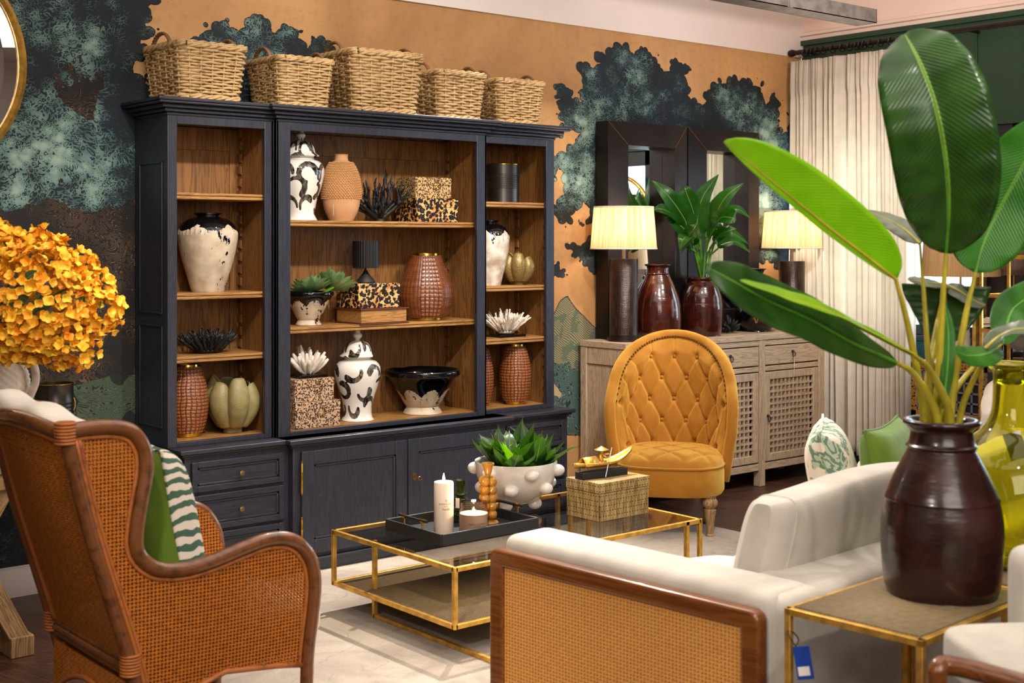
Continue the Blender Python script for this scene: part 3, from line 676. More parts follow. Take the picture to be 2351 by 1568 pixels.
# ---------------------------------------------------------------- wicker baskets on the cabinet
def basket(name, label, x, y, w, dp, h, rz, rows, stakes, tp=.86):
    b = thing(name, label, 'basket', (x, y, 2.268), rz, 'wicker baskets on the display cabinet')
    per = []; t = MB(); rr = h / rows / 2 * .98
    def ringpt(s, z, off):
        k = tp + (1 - tp) * (z / h); W, D = w * k / 2, dp * k / 2; rc = .03
        L = [2 * (W - rc), math.pi / 2 * rc, 2 * (D - rc), math.pi / 2 * rc] * 2; tot = sum(L); q = (s % 1) * tot; i = 0
        while q > L[i]: q -= L[i]; i += 1
        dirs = [(1, 0), None, (0, 1), None, (-1, 0), None, (0, -1), None]
        cor = [(-W + rc, -D), (W - rc, -D + rc), (W, -D + rc), (W - rc, D - rc), (W - rc, D), (-W + rc, D - rc), (-W, D - rc), (-W + rc, -D + rc)]
        if i % 2 == 0:
            dx, dy = dirs[i]; px, py = cor[i][0] + dx * q, cor[i][1] + dy * q; nx, ny = dy, -dx
        else:
            a0 = {1: -90, 3: 0, 5: 90, 7: 180}[i]; a = R(a0) + q / rc; nx, ny = math.cos(a), math.sin(a); px, py = cor[i][0] + rc * nx, cor[i][1] + rc * ny
        return (px + nx * off, py + ny * off, z)
    nst = stakes
    for r in range(rows):
        z = (r + .5) * h / rows; n = nst * 4; am = rr * 1.1
        pts = [ringpt((i + .5) / n, z + .0012 * math.sin(i * 1.7 + r * 2.3), am * math.cos(math.pi * (i + .5) / 4 * 1.0 + (math.pi if r % 2 else 0)) ) for i in range(n)]
        t.tube(pts, rr * random.uniform(.9, 1.12), 5, closed=True)
    for k in range(nst):
        if True:
            s = (k * 4 + .5 + (0)) / (nst * 4)
            t.tube([ringpt(s, 0, 0), ringpt(s, h * .5, 0), ringpt(s, h, 0)], rr * .8, 5)
    t.build('woven_body', M['wick'], b, sharp=None, fix=False)
    t = MB()                                        # braided rim and foot
    for z, R0 in ((h, rr * 1.25), (h + rr * 1.1, rr * 1.1), (.004 + rr, rr * 1.25)):
        for k in range(3):
            n = nst * 6; pts = [ringpt(i / n, z + rr * 1.1 * math.sin(2 * math.pi * i / 14 + k * 2.1), rr * 1.3 * math.cos(2 * math.pi * i / 14 + k * 2.1)) for i in range(n)]
            t.tube(pts, R0 * .9, 5, closed=True)
    t.build('braided_rim', M['wick'], b, sharp=None, fix=False)
    t = MB().bx(-w * tp / 2 + .01, w * tp / 2 - .01, -dp * tp / 2 + .01, dp * tp / 2 - .01, .004, .012); t.build('base', M['wick'], b)
    for sx_ in (-1, 1):
        t = MB(); hw = dp * .24; hh = .070
        path = [(sx_ * w / 2, hw * math.cos(a), h - .02 + hh * 1.2 * math.sin(a)) for a in np.linspace(0, math.pi, 40)]
        for k in range(3):
            pts = [(p[0] + .006 * math.cos(i * .8 + k * 2.1), p[1] + .006 * math.sin(i * .8 + k * 2.1) * .7, p[2] + .006 * math.sin(i * .8 + k * 2.1) * .7) for i, p in enumerate(path)]
            t.tube(pts, .0058, 6)
        for s in (-1, 1):
            for k in range(4): t.tube([(sx_ * (w / 2 + .006), s * hw + (.018 - .009 * k), h + .006), (sx_ * (w / 2 + .011), s * hw, h - .02), (sx_ * (w / 2 + .004), s * hw - (.018 - .009 * k), h - .045)], .0035, 5)
        t.build('handle', M['wickh'], b, sharp=None, fix=False)
    return b
TP = [(345, 572, 75, 228), (572, 762, 120, 235), (758, 968, 98, 262), (968, 1114, 152, 270), (1112, 1252, 172, 283)]
basket('wicker_basket', 'tan wicker basket at the left end of the cabinet top, above the narrow left bay', 2.868, 5.79, .345, .38, .250, R(2), 18, 22)
basket('wicker_basket', 'low wicker basket second from the left, where the cornice steps forward', 3.385, 5.79, .310, .34, .232, R(1), 17, 20)
basket('wicker_basket', 'largest and brightest wicker basket in the middle of the cabinet top', 3.855, 5.78, .425, .39, .300, R(-2), 20, 24)
basket('wicker_basket', 'wicker basket second from the right, beside the largest one', 4.365, 5.80, .325, .33, .245, R(1), 17, 20)
basket('wicker_basket', 'smallest wicker basket at the right end of the cabinet top', 4.800, 5.81, .335, .33, .235, R(0), 17, 20)

# ---------------------------------------------------------------- objects on the shelves
def jarprof(pts, n=6): return [(max(p[0], 0), p[1]) for p in smooth([(r, z, 0) for r, z in pts], n)]
def dipvase(label, x, y, z, rmax, h, line, mat, kind='urn_vase'):
    o = thing(kind, label, 'vase', (x, y, z)); s = h / .38; r = rmax / .145
    pr = jarprof([(.076 * r, 0), (.080 * r, .006 * s), (.098 * r, .07 * s), (.125 * r, .16 * s), (.142 * r, .25 * s), (.138 * r, .30 * s), (.105 * r, .345 * s), (.058 * r, .362 * s), (.054 * r, .37 * s), (.066 * r, .378 * s), (.058 * r, .382 * s), (.045 * r, .375 * s), (.045 * r, .33 * s)], 5)
    n = 72; a = np.linspace(0, 2 * math.pi, n, endpoint=False); P = []; k = []
    for rr, zz in pr:
        fl = 1 + .016 * np.cos(a * 36) * np.clip((zz / h - .5) * 4, 0, 1) * (zz < .345 * s)
        P.append(np.stack([rr * fl * np.cos(a), rr * fl * np.sin(a), np.full(n, zz)], -1)); k.append(zz - h * (line - .09 * np.abs(np.cos(a * 2.5 + x * 9))))
    t = MB().grid(np.array(P), cv=True, flip=True, k=np.array(k)); t.build('body', mat, o)
    return o
dipvase('big cream crackled urn vase with black neck in the left bay', 2.945, 5.81, 1.365, .143, .378, .86, M['dip'])
dipvase('chalk white urn vase with black neck on the second shelf of the right bay', 4.700, 5.82, 1.352, .115, .375, .86, M['dipw'])
def crocvase(label, x, y, z, rmax, h, grp='tall crocodile skin vases'):
    o = thing('crocodile_skin_vase', label, 'vase', (x, y, z), group=grp)
    nu, nz = 220, 170; a = np.linspace(0, 2 * math.pi, nu, endpoint=False); P = []; K = []
    for zz in np.linspace(.02, h - .01, nz):
        q = zz / h; r = rmax * (.60 + .40 * math.sin(math.pi * min(1, q * 1.02) ** .9) ** .8)
        rows = q * 21 + .12 * math.sin(q * 9); ra = rows % 1; nc = 24; ca = (a / (2 * math.pi) * nc + .10 * np.sin(a * 3 + rows)) % 1
        cell = np.minimum(1, np.minimum(np.minimum(ca, 1 - ca) * 5, min(ra, 1 - ra) * 5.)); bumpv = cell ** .6
        P.append(np.stack([(r + .005 * bumpv) * np.cos(a), (r + .005 * bumpv) * np.sin(a), np.full(nu, zz)], -1)); K.append(bumpv)
    t = MB().grid(np.array(P), cv=True, flip=True, k=np.array(K)); t.build('body', M['croc'], o, sharp=None, fix=False)
    t = MB().lathe([(rmax * .60, 0), (rmax * .64, .004), (rmax * .64, .018), (rmax * .6, .022)], 40); t.build('gold_base', M['brass'], o)
    t = MB().lathe([(rmax * .58, h - .012), (rmax * .64, h - .01), (rmax * .63, h), (rmax * .55, h), (rmax * .5, h - .03), (0, h - .03)], 40, cap=False); t.build('gold_rim', M['brass'], o)
    return o
crocvase('tall brown crocodile skin vase at the bottom of the left bay', 2.848, 5.83, .676, .095, .345)
crocvase('tall brown crocodile skin vase with gold foot at the bottom of the right bay', 4.865, 5.79, .676, .087, .345)
crocvase('tall brown crocodile skin vase half hidden by the cabinet post in the right bay', 4.655, 5.86, .676, .080, .335)
def scallop(label, x, y, z, rmax, h, mat, rz=0.):
    o = thing('scalloped_vase', label, 'vase', (x, y, z), rz)
    nl = 6; nu, nz = 40, 26
    for L in range(nl):
        a0 = L * 2 * math.pi / nl; P = []; hh = h * (.86 + .14 * ((L * 37) % 5) / 4)
        for i in range(nz):
            q = i / (nz - 1); zz = .03 + q * (hh - .03); row = []
            base = rmax * (.30 + .70 * math.sin(math.pi * min(q * .72 + .08, 1)) ** .8) * (1 - .04 * max(0, q - .7) / .3)
            for j in range(nu):
                s = j / (nu - 1) * 2 - 1; a = a0 + s * math.pi / nl * 1.0
                r = base * (.55 + .45 * math.sqrt(max(0, 1 - abs(s) ** 2.4)))
                top = zz - (abs(s) ** 3.5) * .20 * h * q ** 3
                row.append((r * math.cos(a), r * math.sin(a), top))
            P.append(row)
        m_ = MB().grid(P); ob = m_.build('petal_lobe', mat, o, sharp=None, fix=False); sd_ = ob.modifiers.new('thickness', 'SOLIDIFY'); sd_.thickness = .006; sd_.offset = -1
    MB().lathe([(rmax * .34, 0), (rmax * .36, .004), (rmax * .33, .03), (rmax * .4, .05), (0, .052)], 32).build('foot', mat, o)
    return o
scallop('sage green scalloped lobed vase at the bottom of the left bay', 3.078, 5.81, .676, .13, .28, M['olive'], R(20))
scallop('speckled bronze scalloped vase beside the white urn in the right bay', 4.875, 5.775, 1.352, .095, .197, M['bronze'], R(-10))
def coral_low(label, x, y, z, rad, h, mat, n, plinth=False, seed=1, thick=.0095):
    o = thing('coral_ornament', label, 'coral', (x, y, z)); rnd = random.Random(seed); t = MB(); zb = .016 if plinth else 0
    t.sphere((0, 0, zb + h * .12), rad * .5, 16, 8, (1, .8, .3 * h / rad))
    for k in range(n):
        a = k * 2.39996; q = math.sqrt((k + .5) / n); b = q * 1.15; L = h * (.95 - .35 * q) * rnd.uniform(.8, 1.15)
        d = Vector((math.cos(a) * math.sin(b), math.sin(a) * math.sin(b) * .8, math.cos(b) + .15)).normalized()
        s = Vector((math.cos(a) * rad * .45 * q, math.sin(a) * rad * .36 * q, zb + h * .12)); pts = []; r = []
        for i in range(6):
            u = i / 5; j = Vector((rnd.uniform(-1, 1), rnd.uniform(-1, 1), rnd.uniform(-.5, .5))) * thick * .5
            e = s + d * (u * (L if q < .6 else L + (rad - rad * .45) * (q - .3))) + j; e.z = max(e.z, zb + .012); pts.append(e); r.append(thick * (1.05 - .5 * u) * rnd.uniform(.85, 1.1))
        t.tube(pts, r, 6)
        if k % 2 == 0:
            e = pts[3]; d2 = (d + Vector((rnd.uniform(-1, 1), rnd.uniform(-1, 1), .2)) * .7).normalized(); t.tube([e, e + d2 * L * .14, e + d2 * L * .26 + Vector((0, 0, L * .04))], [thick * .7, thick * .6, thick * .35], 5)
    t.build('branches', mat, o, sharp=None, fix=False)
    if plinth: MB().box((0, 0, .007), (rad * 1.5, rad * 1.15, .014)).build('glass_plinth', M['smoke'], o, bev=.002)
    return o
coral_low('spiky black coral on the third shelf of the left bay', 2.945, 5.81, 1.07, .145, .115, M['coralb'], 60, seed=3)
coral_low('white coral on a glass plinth on the third shelf of the right bay', 4.800, 5.80, 1.065, .125, .135, M['coralw'], 60, True, seed=5, thick=.0085)
# branching black coral, centre top shelf
def coral_tree(label, x, y, z, h, rad, seed=4):
    o = thing('coral_ornament', label, 'coral', (x, y, z)); rnd = random.Random(seed); t = MB()
    def br(p, d, L, r, lev):
        pts = [p]; rr = [r]
        for i in range(5):
            d = (d + Vector((rnd.uniform(-1, 1), rnd.uniform(-1, 1), rnd.uniform(-.3, .7))) * .22).normalized(); q = pts[-1] + d * L / 5; q.z = max(q.z, .02); pts.append(q); rr.append(r * (1 - .12 * (i + 1)))
            if lev < 3 and i in (1, 3): br(q, (d + Vector((rnd.uniform(-1, 1), rnd.uniform(-.7, .7), rnd.uniform(-.1, .9))) * .95).normalized(), L * .62, r * .72, lev + 1)
        t.tube(pts, rr, 7)
    for k in range(12):
        a = k * math.pi / 6 + .2; br(Vector((0, 0, .01)), Vector((math.cos(a) * .95, math.sin(a) * .5, .45 + .35 * (k % 2))).normalized(), h * .66, .014, 1)
    br(Vector((0, 0, 0)), Vector((0, 0, 1)), h * .8, .014, 1)
    t.lathe([(.035, 0), (.03, .01), (.012, .03), (0, .035)], 14); t.build('branches', M['coralb'], o, sharp=None, fix=False); return o
coral_tree('branching black coral on the top shelf of the centre bay', 3.935, 5.80, 1.713, .235, .125)
# thick white coral on the leopard boxes
o = thing('coral_ornament', 'chunky white coral on a glass plinth on top of the leopard boxes', 'coral', (3.487, 5.79, .9215)); rnd = random.Random(8); t = MB()
for k in range(30):
    a = k * 2.4; q = math.sqrt((k + .5) / 30); b = q * 1.1; L = .125 * (1 - .15 * q) * rnd.uniform(.8, 1.1)
    dd = Vector((math.cos(a) * math.sin(b), math.sin(a) * math.sin(b) * .75, math.cos(b) * .95 + .08)).normalized(); s0 = Vector((math.cos(a) * .03 * q, math.sin(a) * .025 * q, .02))
    pts = [s0 + dd * L * i / 5 + Vector((0, 0, .012 * (i / 5) ** 2)) for i in range(6)]; t.tube(pts, [.011, .012, .0125, .012, .0105, .006], 8)
t.sphere((0, 0, .03), .05, 14, 8, (1, .8, .5)); t.build('branches', M['coralw'], o, sharp=None, fix=False)
MB().box((0, 0, .007), (.17, .13, .014)).build('glass_plinth', M['smoke'], o, bev=.002)
# ginger jars with painted brush strokes
def ginger(label, x, y, z, s, rz, grey=False):
    o = thing('ginger_jar', label, 'jar', (x, y, z), rz); o.scale = (1.14, 1.14, 1)
    rnd = random.Random(11); st = []
    for row, zc in enumerate((.075, .165, .255)):
        for k in range(6):
            c0 = (k + .5 * (row % 2)) / 6 * .70 + rnd.uniform(-.012, .012); zz = zc + rnd.uniform(-.012, .012); rr = rnd.uniform(.030, .042); a0 = rnd.uniform(0, 360); sg = rnd.choice((-1, 1)); w = rnd.uniform(150, 260)
            st.append([(c0 + rr * math.cos(R(a0 + sg * w * i / 10)) * (1 + .2 * i / 10), zz + rr * 1.15 * math.sin(R(a0 + sg * w * i / 10))) for i in range(11)])
    nu = 220; a = np.linspace(0, 2 * math.pi, nu, endpoint=False)
    def part(prof, name, zoff=0):
        prof = np.array(prof); Z = np.repeat(prof[:, 1][:, None], nu, 1); A = np.repeat(a[None] / (2 * math.pi) * .70, len(prof), 0); dmin = np.full(Z.shape, 1.)
        for q in st:
            for off in (-.70, 0, .70):
                cx = q[5][0] + off
                if cx < -.1 or cx > .8: continue
                for i in range(10):
                    wd = .0185 * (1.0 - .06 * i) if i else .011
                    (x0, z0), (x1, z1) = q[i], q[i + 1]; dx, dz = x1 - x0, z1 - z0; L = dx * dx + dz * dz; tt = np.clip(((A - x0 - off) * dx + (Z + zoff - z0) * dz) / L, 0, 1)
                    dmin = np.minimum(dmin, np.hypot(A - x0 - off - tt * dx, Z + zoff - z0 - tt * dz) - wd)
        P = np.stack([prof[:, 0][:, None] * np.cos(a)[None] * s, prof[:, 0][:, None] * np.sin(a)[None] * s, Z * s], -1)
        return MB().grid(P, cv=True, flip=True, k=dmin).build(name, M['ging'], o, sharp=None, fix=False)
    body = jarprof([(.075, 0), (.078, .004), (.070, .02), (.067, .05), (.076, .11), (.096, .18), (.110, .25), (.108, .29), (.09, .318), (.066, .33), (.062, .345), (.07, .35)], 7)
    part(body, 'body')
    lid = jarprof([(.083, .345), (.086, .352), (.07, .366), (.064, .39), (.052, .415), (.03, .43), (.016, .434), (.012, .44), (.02, .452), (.021, .465), (.014, .475), (.012, .488), (.006, .492), (0, .493)], 6)
    part(lid, 'lid', -.13); return o
mg = MT('brush_painted_white_glaze', '#ddd6ca', .1); _k = mg.attr('k'); _p = mg.pos(); _n = mg.noise(mg.map(_p, (3, 3, .8)), 26, 4, .7)
_f = (_k + (_n - .5) * .004).lt(0.); mg.set('Base Color', mg.mix(_f, '#e2dbd0', mg.mix((_n + mg.noise(_p, 9, 2) * .6).ss(.68, .98), '#15120f', '#6e6458'))); mg.set('Coat Weight', .5); M['ging'] = mg
ginger('white ginger jar with black strokes, half behind the post, top centre shelf', 3.455, 5.80, 1.713, .94, R(200))
ginger('white lidded ginger jar with black brush strokes between the leopard boxes and black bowl', 3.790, 5.79, .676, .96, R(285))
# terracotta vase with raised mesh
o = thing('textured_vase', 'terracotta vase with spiky mesh texture on the top centre shelf', 'vase', (3.690, 5.79, 1.713))
pr = jarprof([(.058, 0), (.062, .004), (.088, .06), (.099, .12), (.101, .16), (.092, .22), (.072, .28), (.050, .305), (.036, .315), (.034, .338), (.037, .343), (.030, .342), (.028, .30)], 6); t = MB().lathe(pr, 56, cap=False); t.build('body', M['terra'], o)
t = MB(); zl = np.linspace(.118, .300, 22); prz = np.array(pr[:50]); 
for i, zz in enumerate(zl):
    r = np.interp(zz, prz[:, 1][:40], prz[:, 0][:40]); n = 44
    for k in range(n):
        a = (k + .5 * (i % 2)) / n * 2 * math.pi; c = Vector((math.cos(a), math.sin(a), 0)); p = c * (r + .001) + Vector((0, 0, zz)); tn = Vector((-c.y, c.x, 0))
        t.add([p - tn * .0068, p + Vector((0, 0, .0058)), p + tn * .0068, p - Vector((0, 0, .0058)), p + c * .0085 + Vector((0, 0, -.003))], [(0, 1, 4), (1, 2, 4), (2, 3, 4), (3, 0, 4)])
t.build('raised_mesh', plain('terracotta_mesh', '#bf8d58', .8), o, sharp=20, fix=False)
MB().box((-.092, -.07, .055), (.001, .02, .06), R(-30)).build('price_tag', M['paper'], o)
# boxes
def ringpull(parent, x, y, z):
    a = np.linspace(R(20), R(340), 24); t = MB().tube([(x + .021 * math.cos(q), y - .003, z + .021 * math.sin(q)) for q in a], .0016, 6)
    a = np.linspace(0, 2 * math.pi, 16, endpoint=False); t.tube([(x + .018 + .009 * math.cos(q), y - .003, z - .002 + .009 * math.sin(q)) for q in a], .0014, 6, closed=True); t.build('ring_pull', M['brass'], parent)
def printbox(label, x, y, z, w, dp, h, mat, rz=0.):
    o = thing('printed_box', label, 'box', (x, y, z), rz, 'animal print boxes in the cabinet'); MB().box((0, 0, h * .31), (w - .004, dp - .004, h * .62)).build('box_body', mat, o, bev=.002)
    MB().box((0, 0, h * .81), (w, dp, h * .38)).build('lid', mat, o, bev=.002); ringpull(o, w * .08, -dp / 2, h * .60); return o
printbox('lower box with large leopard print, beside the black coral on the top centre shelf', 4.235, 5.79, 1.713, .27, .22, .127, M['leo2'], R(-2))
printbox('smaller box with small leopard print, stacked beside the black coral', 4.225, 5.80, 1.841, .235, .19, .112, M['leo3'], R(-2))
printbox('leopard print box under the little black lamp on the middle shelf', 3.855, 5.79, 1.263, .27, .20, .128, M['leo2'], R(3))
printbox('bottom leopard print box on the cabinet floor, under another', 3.480, 5.79, .676, .27, .22, .130, M['leo1'], R(2))
printbox('upper leopard print box carrying the chunky white coral', 3.470, 5.79, .807, .235, .19, .113, M['leo1'], R(2))
o = thing('wooden_box', 'light oak box shaped like a book, lying under the leopard box', 'box', (3.875, 5.785, 1.182), R(2))
MB().box((0, 0, .040), (.29, .22, .066)).build('page_block', M['oaks'], o, bev=.001)
MB().box((0, 0, .003), (.31, .24, .006)).build('cover', plain('red_brown_cover', '#5f2c16', .4), o); MB().box((0, 0, .077), (.31, .24, .006)).build('cover', plain('red_brown_cover', '#5f2c16', .4), o)
# little black lamp
o = thing('table_lamp', 'small black table lamp with fluted shade on the leopard box', 'lamp', (3.840, 5.79, 1.392))
MB().lathe([(.048, 0), (.05, .004), (.046, .014), (.030, .032), (.016, .05), (.012, .06), (.006, .066), (.006, .08)], 30).build('base', M['black'], o)
n = 120; a = np.linspace(0, 2 * math.pi, n, endpoint=False); rr = .067 + .0016 * np.cos(a * 30)
MB().grid([[(r * math.cos(q), r * math.sin(q), z) for q, r in zip(a, rr)] for z in (.078, .218)], cv=True).build('lamp_shade', plain('pleated_black_metal_shade', '#2c2a29', .35, .7), o, sharp=None)
# brown egg vase
o = thing('crocodile_skin_vase', 'broad brown crocodile skin vase with gold rim on the middle centre shelf', 'vase', (4.235, 5.80, 1.182))
nu, nz = 260, 150; a = np.linspace(0, 2 * math.pi, nu, endpoint=False); P = []; K = []
for zz in np.linspace(.015, .352, nz):
    q = zz / .36; r = float(np.interp(zz, [0, .03, .08, .13, .19, .26, .32, .355], [.098, .117, .138, .146, .139, .114, .088, .076])); ra = (q * 17) % 1; face = np.cos(a - R(-114))
    c1 = (a / (2 * math.pi) * 34) % 1; c2 = (a / (2 * math.pi) * 110) % 1; rb = (q * 50) % 1
    big = np.minimum(1, np.minimum(np.minimum(c1, 1 - c1) * 5, min(ra, 1 - ra) * 4)); sm_ = np.minimum(1, np.minimum(np.minimum(c2, 1 - c2) * 4, min(rb, 1 - rb) * 4))
    h_ = np.where(face > .90, big, np.where(face < -.90, big, sm_ * .6 + .2)); rr = (r + .004 * h_) * (1 + .06 * np.cos(2 * (a - R(-114 + 90))))
    P.append(np.stack([rr * np.cos(a), rr * np.sin(a), np.full(nu, zz)], -1)); K.append(h_)
MB().grid(np.array(P), cv=True, flip=True, k=np.array(K)).build('body', M['croc'], o, sharp=None, fix=False)
MB().lathe([(.096, 0), (.101, .003), (.101, .014), (.094, .018)], 48).build('gold_base', M['brass'], o); MB().lathe([(.076, .346), (.081, .350), (.080, .362), (.07, .362), (.068, .33), (0, .33)], 48, cap=False).build('gold_rim', M['brass'], o)
# bowls
def dipbowl(label, x, y, z, r, h, lv=.40, name='footed_bowl'):
    o = thing(name, label, 'bowl', (x, y, z)); pr = jarprof([(r * .50, 0), (r * .52, .006), (r * .43, h * .16), (r * .48, h * .22), (r * .80, h * .70), (r * .95, h * .86), (r * 1.0, h * .88), (r * 1.0, h * .97), (r * .95, h), (r * .86, h * .93), (r * .55, h * .45), (0.001, h * .3)], 5)
    n = 90; a = np.linspace(0, 2 * math.pi, n, endpoint=False); P = [[(p[0] * math.cos(q), p[0] * math.sin(q), p[1]) for q in a] for p in pr]; half = len(pr) * 7 // 11
    k = [[(9 if i > half else p[1] - h * (lv + .18 * abs(math.cos(q * 3.5)))) for q in a] for i, p in enumerate(pr)]
    MB().grid(P, cv=True, flip=True, k=np.array(k)).build('body', M['dip'], o); return o
dipbowl('footed cream bowl with black rim planted with succulents, middle centre shelf', 3.500, 5.80, 1.182, .128, .172, .58)
dipbowl('wide black glazed bowl with chipped cream foot on the cabinet floor', 4.215, 5.80, .676, .205, .238)
# ---------------------------------------------------------------- leaves
def leaf(mb, path, wid, nrm, fold=.2, nu=18, nv=8, ripple=0., nr=6, prof=None, lw=1., rw=1., curl=0.):
    """a leaf blade along a path; s across (-1..1), t along; lw / rw scale the two halves"""
    pts = [Vector(tuple(p)) for p in smooth(path, max(2, nu // (len(path) - 1)))]; n = len(pts); nrm = Vector(nrm).normalized(); P = []; Sx = []; T = []
    for i, p in enumerate(pts):
        t = i / (n - 1); tg = (pts[min(i + 1, n - 1)] - pts[max(i - 1, 0)]).normalized(); sd_ = tg.cross(nrm)
        sd_ = sd_.normalized() if sd_.length > 1e-5 else Vector((1, 0, 0)); up = sd_.cross(tg).normalized(); w_ = wid * (prof(t) if prof else math.sin(math.pi * min(1, t ** .8 * .97 + .03)) ** .75)
        row = []; rs = []
        for j in range(nv + 1):
            s = j / nv * 2 - 1; k = lw if s < 0 else rw
            h = fold * abs(s) * w_ - curl * s * s * w_ + ripple * abs(s) * wid * math.sin(t * nr * 6.28 + (2 if s > 0 else 0))
            row.append(p + sd_ * (s * w_ * k) + up * h); rs.append(s)
        P.append([tuple(q) for q in row]); Sx.append(rs); T.append([t] * (nv + 1))
    mb.grid(P, s=np.array(Sx), t=np.array(T)); return mb
def rosette(mb, c, rad, rings, mfac=1., up0=.2, rnd=random, fat=.34, pointed=True):
    c = Vector(c)
    for r_, (n, el, L) in enumerate(rings):
        for k in range(n):
            a = 2 * math.pi * (k + .5 * (r_ % 2)) / n + rnd.uniform(-.15, .15); d_ = Vector((math.cos(a) * math.cos(el), math.sin(a) * math.cos(el), math.sin(el))); l = L * rad * rnd.uniform(.9, 1.1)
            nr_ = Vector((-math.cos(a) * math.sin(el), -math.sin(a) * math.sin(el), math.cos(el)))
            leaf(mb, [c, c + d_ * l * .5 - nr_ * l * .04, c + d_ * l + nr_ * l * .08], l * fat, nr_, .25, 8, 4, prof=lambda t: max(0, min(1, (t * 2.2) ** .6)) * (1 - max(0, (t - .55) / .45) ** 2.2) + .02)
sucm = leafm('succulent_leaf', '#5c8050', '#93b078', '#7aa84a', .15, .45)
for lab, cx_, cy_, cz_, rad, tilt in (('flat green succulent rosette in the footed cream bowl', 3.49, 5.77, 1.355, .12, 0), ('taller succulent rosette leaning right over the leopard box', 3.625, 5.76, 1.375, .115, .5)):
    o = thing('succulent', lab, 'plant', (cx_, cy_, cz_)); t = MB(); rosette(t, (0, 0, 0), rad, [(13, .18, 1.), (12, .42, .95), (10, .7, .8), (8, .95, .62), (6, 1.2, .42)], fat=.19)
    t.build('leaves', sucm, o, rot=(R(-18), tilt * .8, 0), sharp=None, fix=False); MB().tube([(0, 0, 0), (-.01 if not tilt else -.09, 0.02, -.05)], .008, 6).build('stem', M['stemg'], o)
# ribbed black bucket
def bucket(label, x, y, z, r, h):
    o = thing('metal_planter', label, 'planter', (x, y, z)); pr = [(0, 0), (r * .96, 0), (r, .006), (r, h * .35)]
    for k in range(7): zz = h * (.38 + .055 * k); pr += [(r, zz), (r * 1.02, zz + h * .012), (r * 1.02, zz + h * .03), (r, zz + h * .042)]
    pr += [(r, h * .98), (r * 1.03, h), (r * .97, h), (r * .96, h * .1), (0, h * .1)]
    MB().lathe(pr, 48, cap=False).build('body', M['gun'], o, sharp=30); a = np.linspace(0, 2 * math.pi, 48, endpoint=False)
    MB().tube([(r * 1.01 * math.cos(q), r * 1.01 * math.sin(q), h) for q in a], .003, 6, closed=True).build('gold_rim', M['brass'], o)
    a = np.linspace(0, math.pi, 12); MB().tube([(r + .012 * math.sin(q), 0, h * .68 + .03 * math.cos(q)) for q in a], .003, 6).build('handle', M['brass'], o); return o
bucket('ribbed black metal planter on the top shelf of the right bay', 4.785, 5.81, 1.825, .098, .222)

# ---------------------------------------------------------------- sideboard
SB = thing('sideboard', 'washed elm sideboard with lattice doors under the black mirrors', 'sideboard', (6.515, 5.78, 0))
sx0, sy0 = 6.515, 5.78
def sb(t, x0, x1, y0, y1, z0, z1): return t.bx(x0 - sx0, x1 - sx0, y0 - sy0, y1 - sy0, z0, z1)
SX0, SX1, SF, SBk = 5.55, 7.475, 5.58, 5.98
t = MB(); sb(t, SX0 - .004, SX1 + .004, SF - .004, SBk, .962, 1.0); t.build('top', M['pale'], SB, bev=.003)
posts = [(SX0, SX0 + .055), (6.148, 6.205), (6.785, 6.842), (SX1 - .06, SX1)]
for a, b in posts:
    for y0, y1 in ((SF, SF + .055), (SBk - .055, SBk)): t = MB(); sb(t, a, b, y0, y1, 0, .962); t.build('leg', M['palev'], SB, bev=.004)
t = MB()
for i in range(3):
    a, b = posts[i][1], posts[i + 1][0]
    sb(t, a, b, SF + .004, SF + .03, .925, .962); sb(t, a, b, SF + .006, SF + .03, .755, .787); sb(t, a, b, SF + .006, SF + .03, .105, .15)
t.build('front_rail', M['pale'], SB, bev=.003)
t = MB(); sb(t, SX0 + .06, SX1 - .065, SF + .06, SBk - .06, .12, .135); t.build('bottom_board', M['pale'], SB)
t = MB()
for x in (SX0 + .012, SX1 - .022): sb(t, x, x + .01, SF + .05, SBk - .05, .12, .962)
for x in (SX0 + .003, SX1 - .018): sb(t, x, x + .02, SF + .055, SBk - .055, .86, .962); sb(t, x, x + .02, SF + .055, SBk - .055, .10, .16)
sb(t, SX0 + .05, SX1 - .05, SBk - .02, SBk - .01, .12, .962); t.build('side_panel', M['palev'], SB, bev=.002)
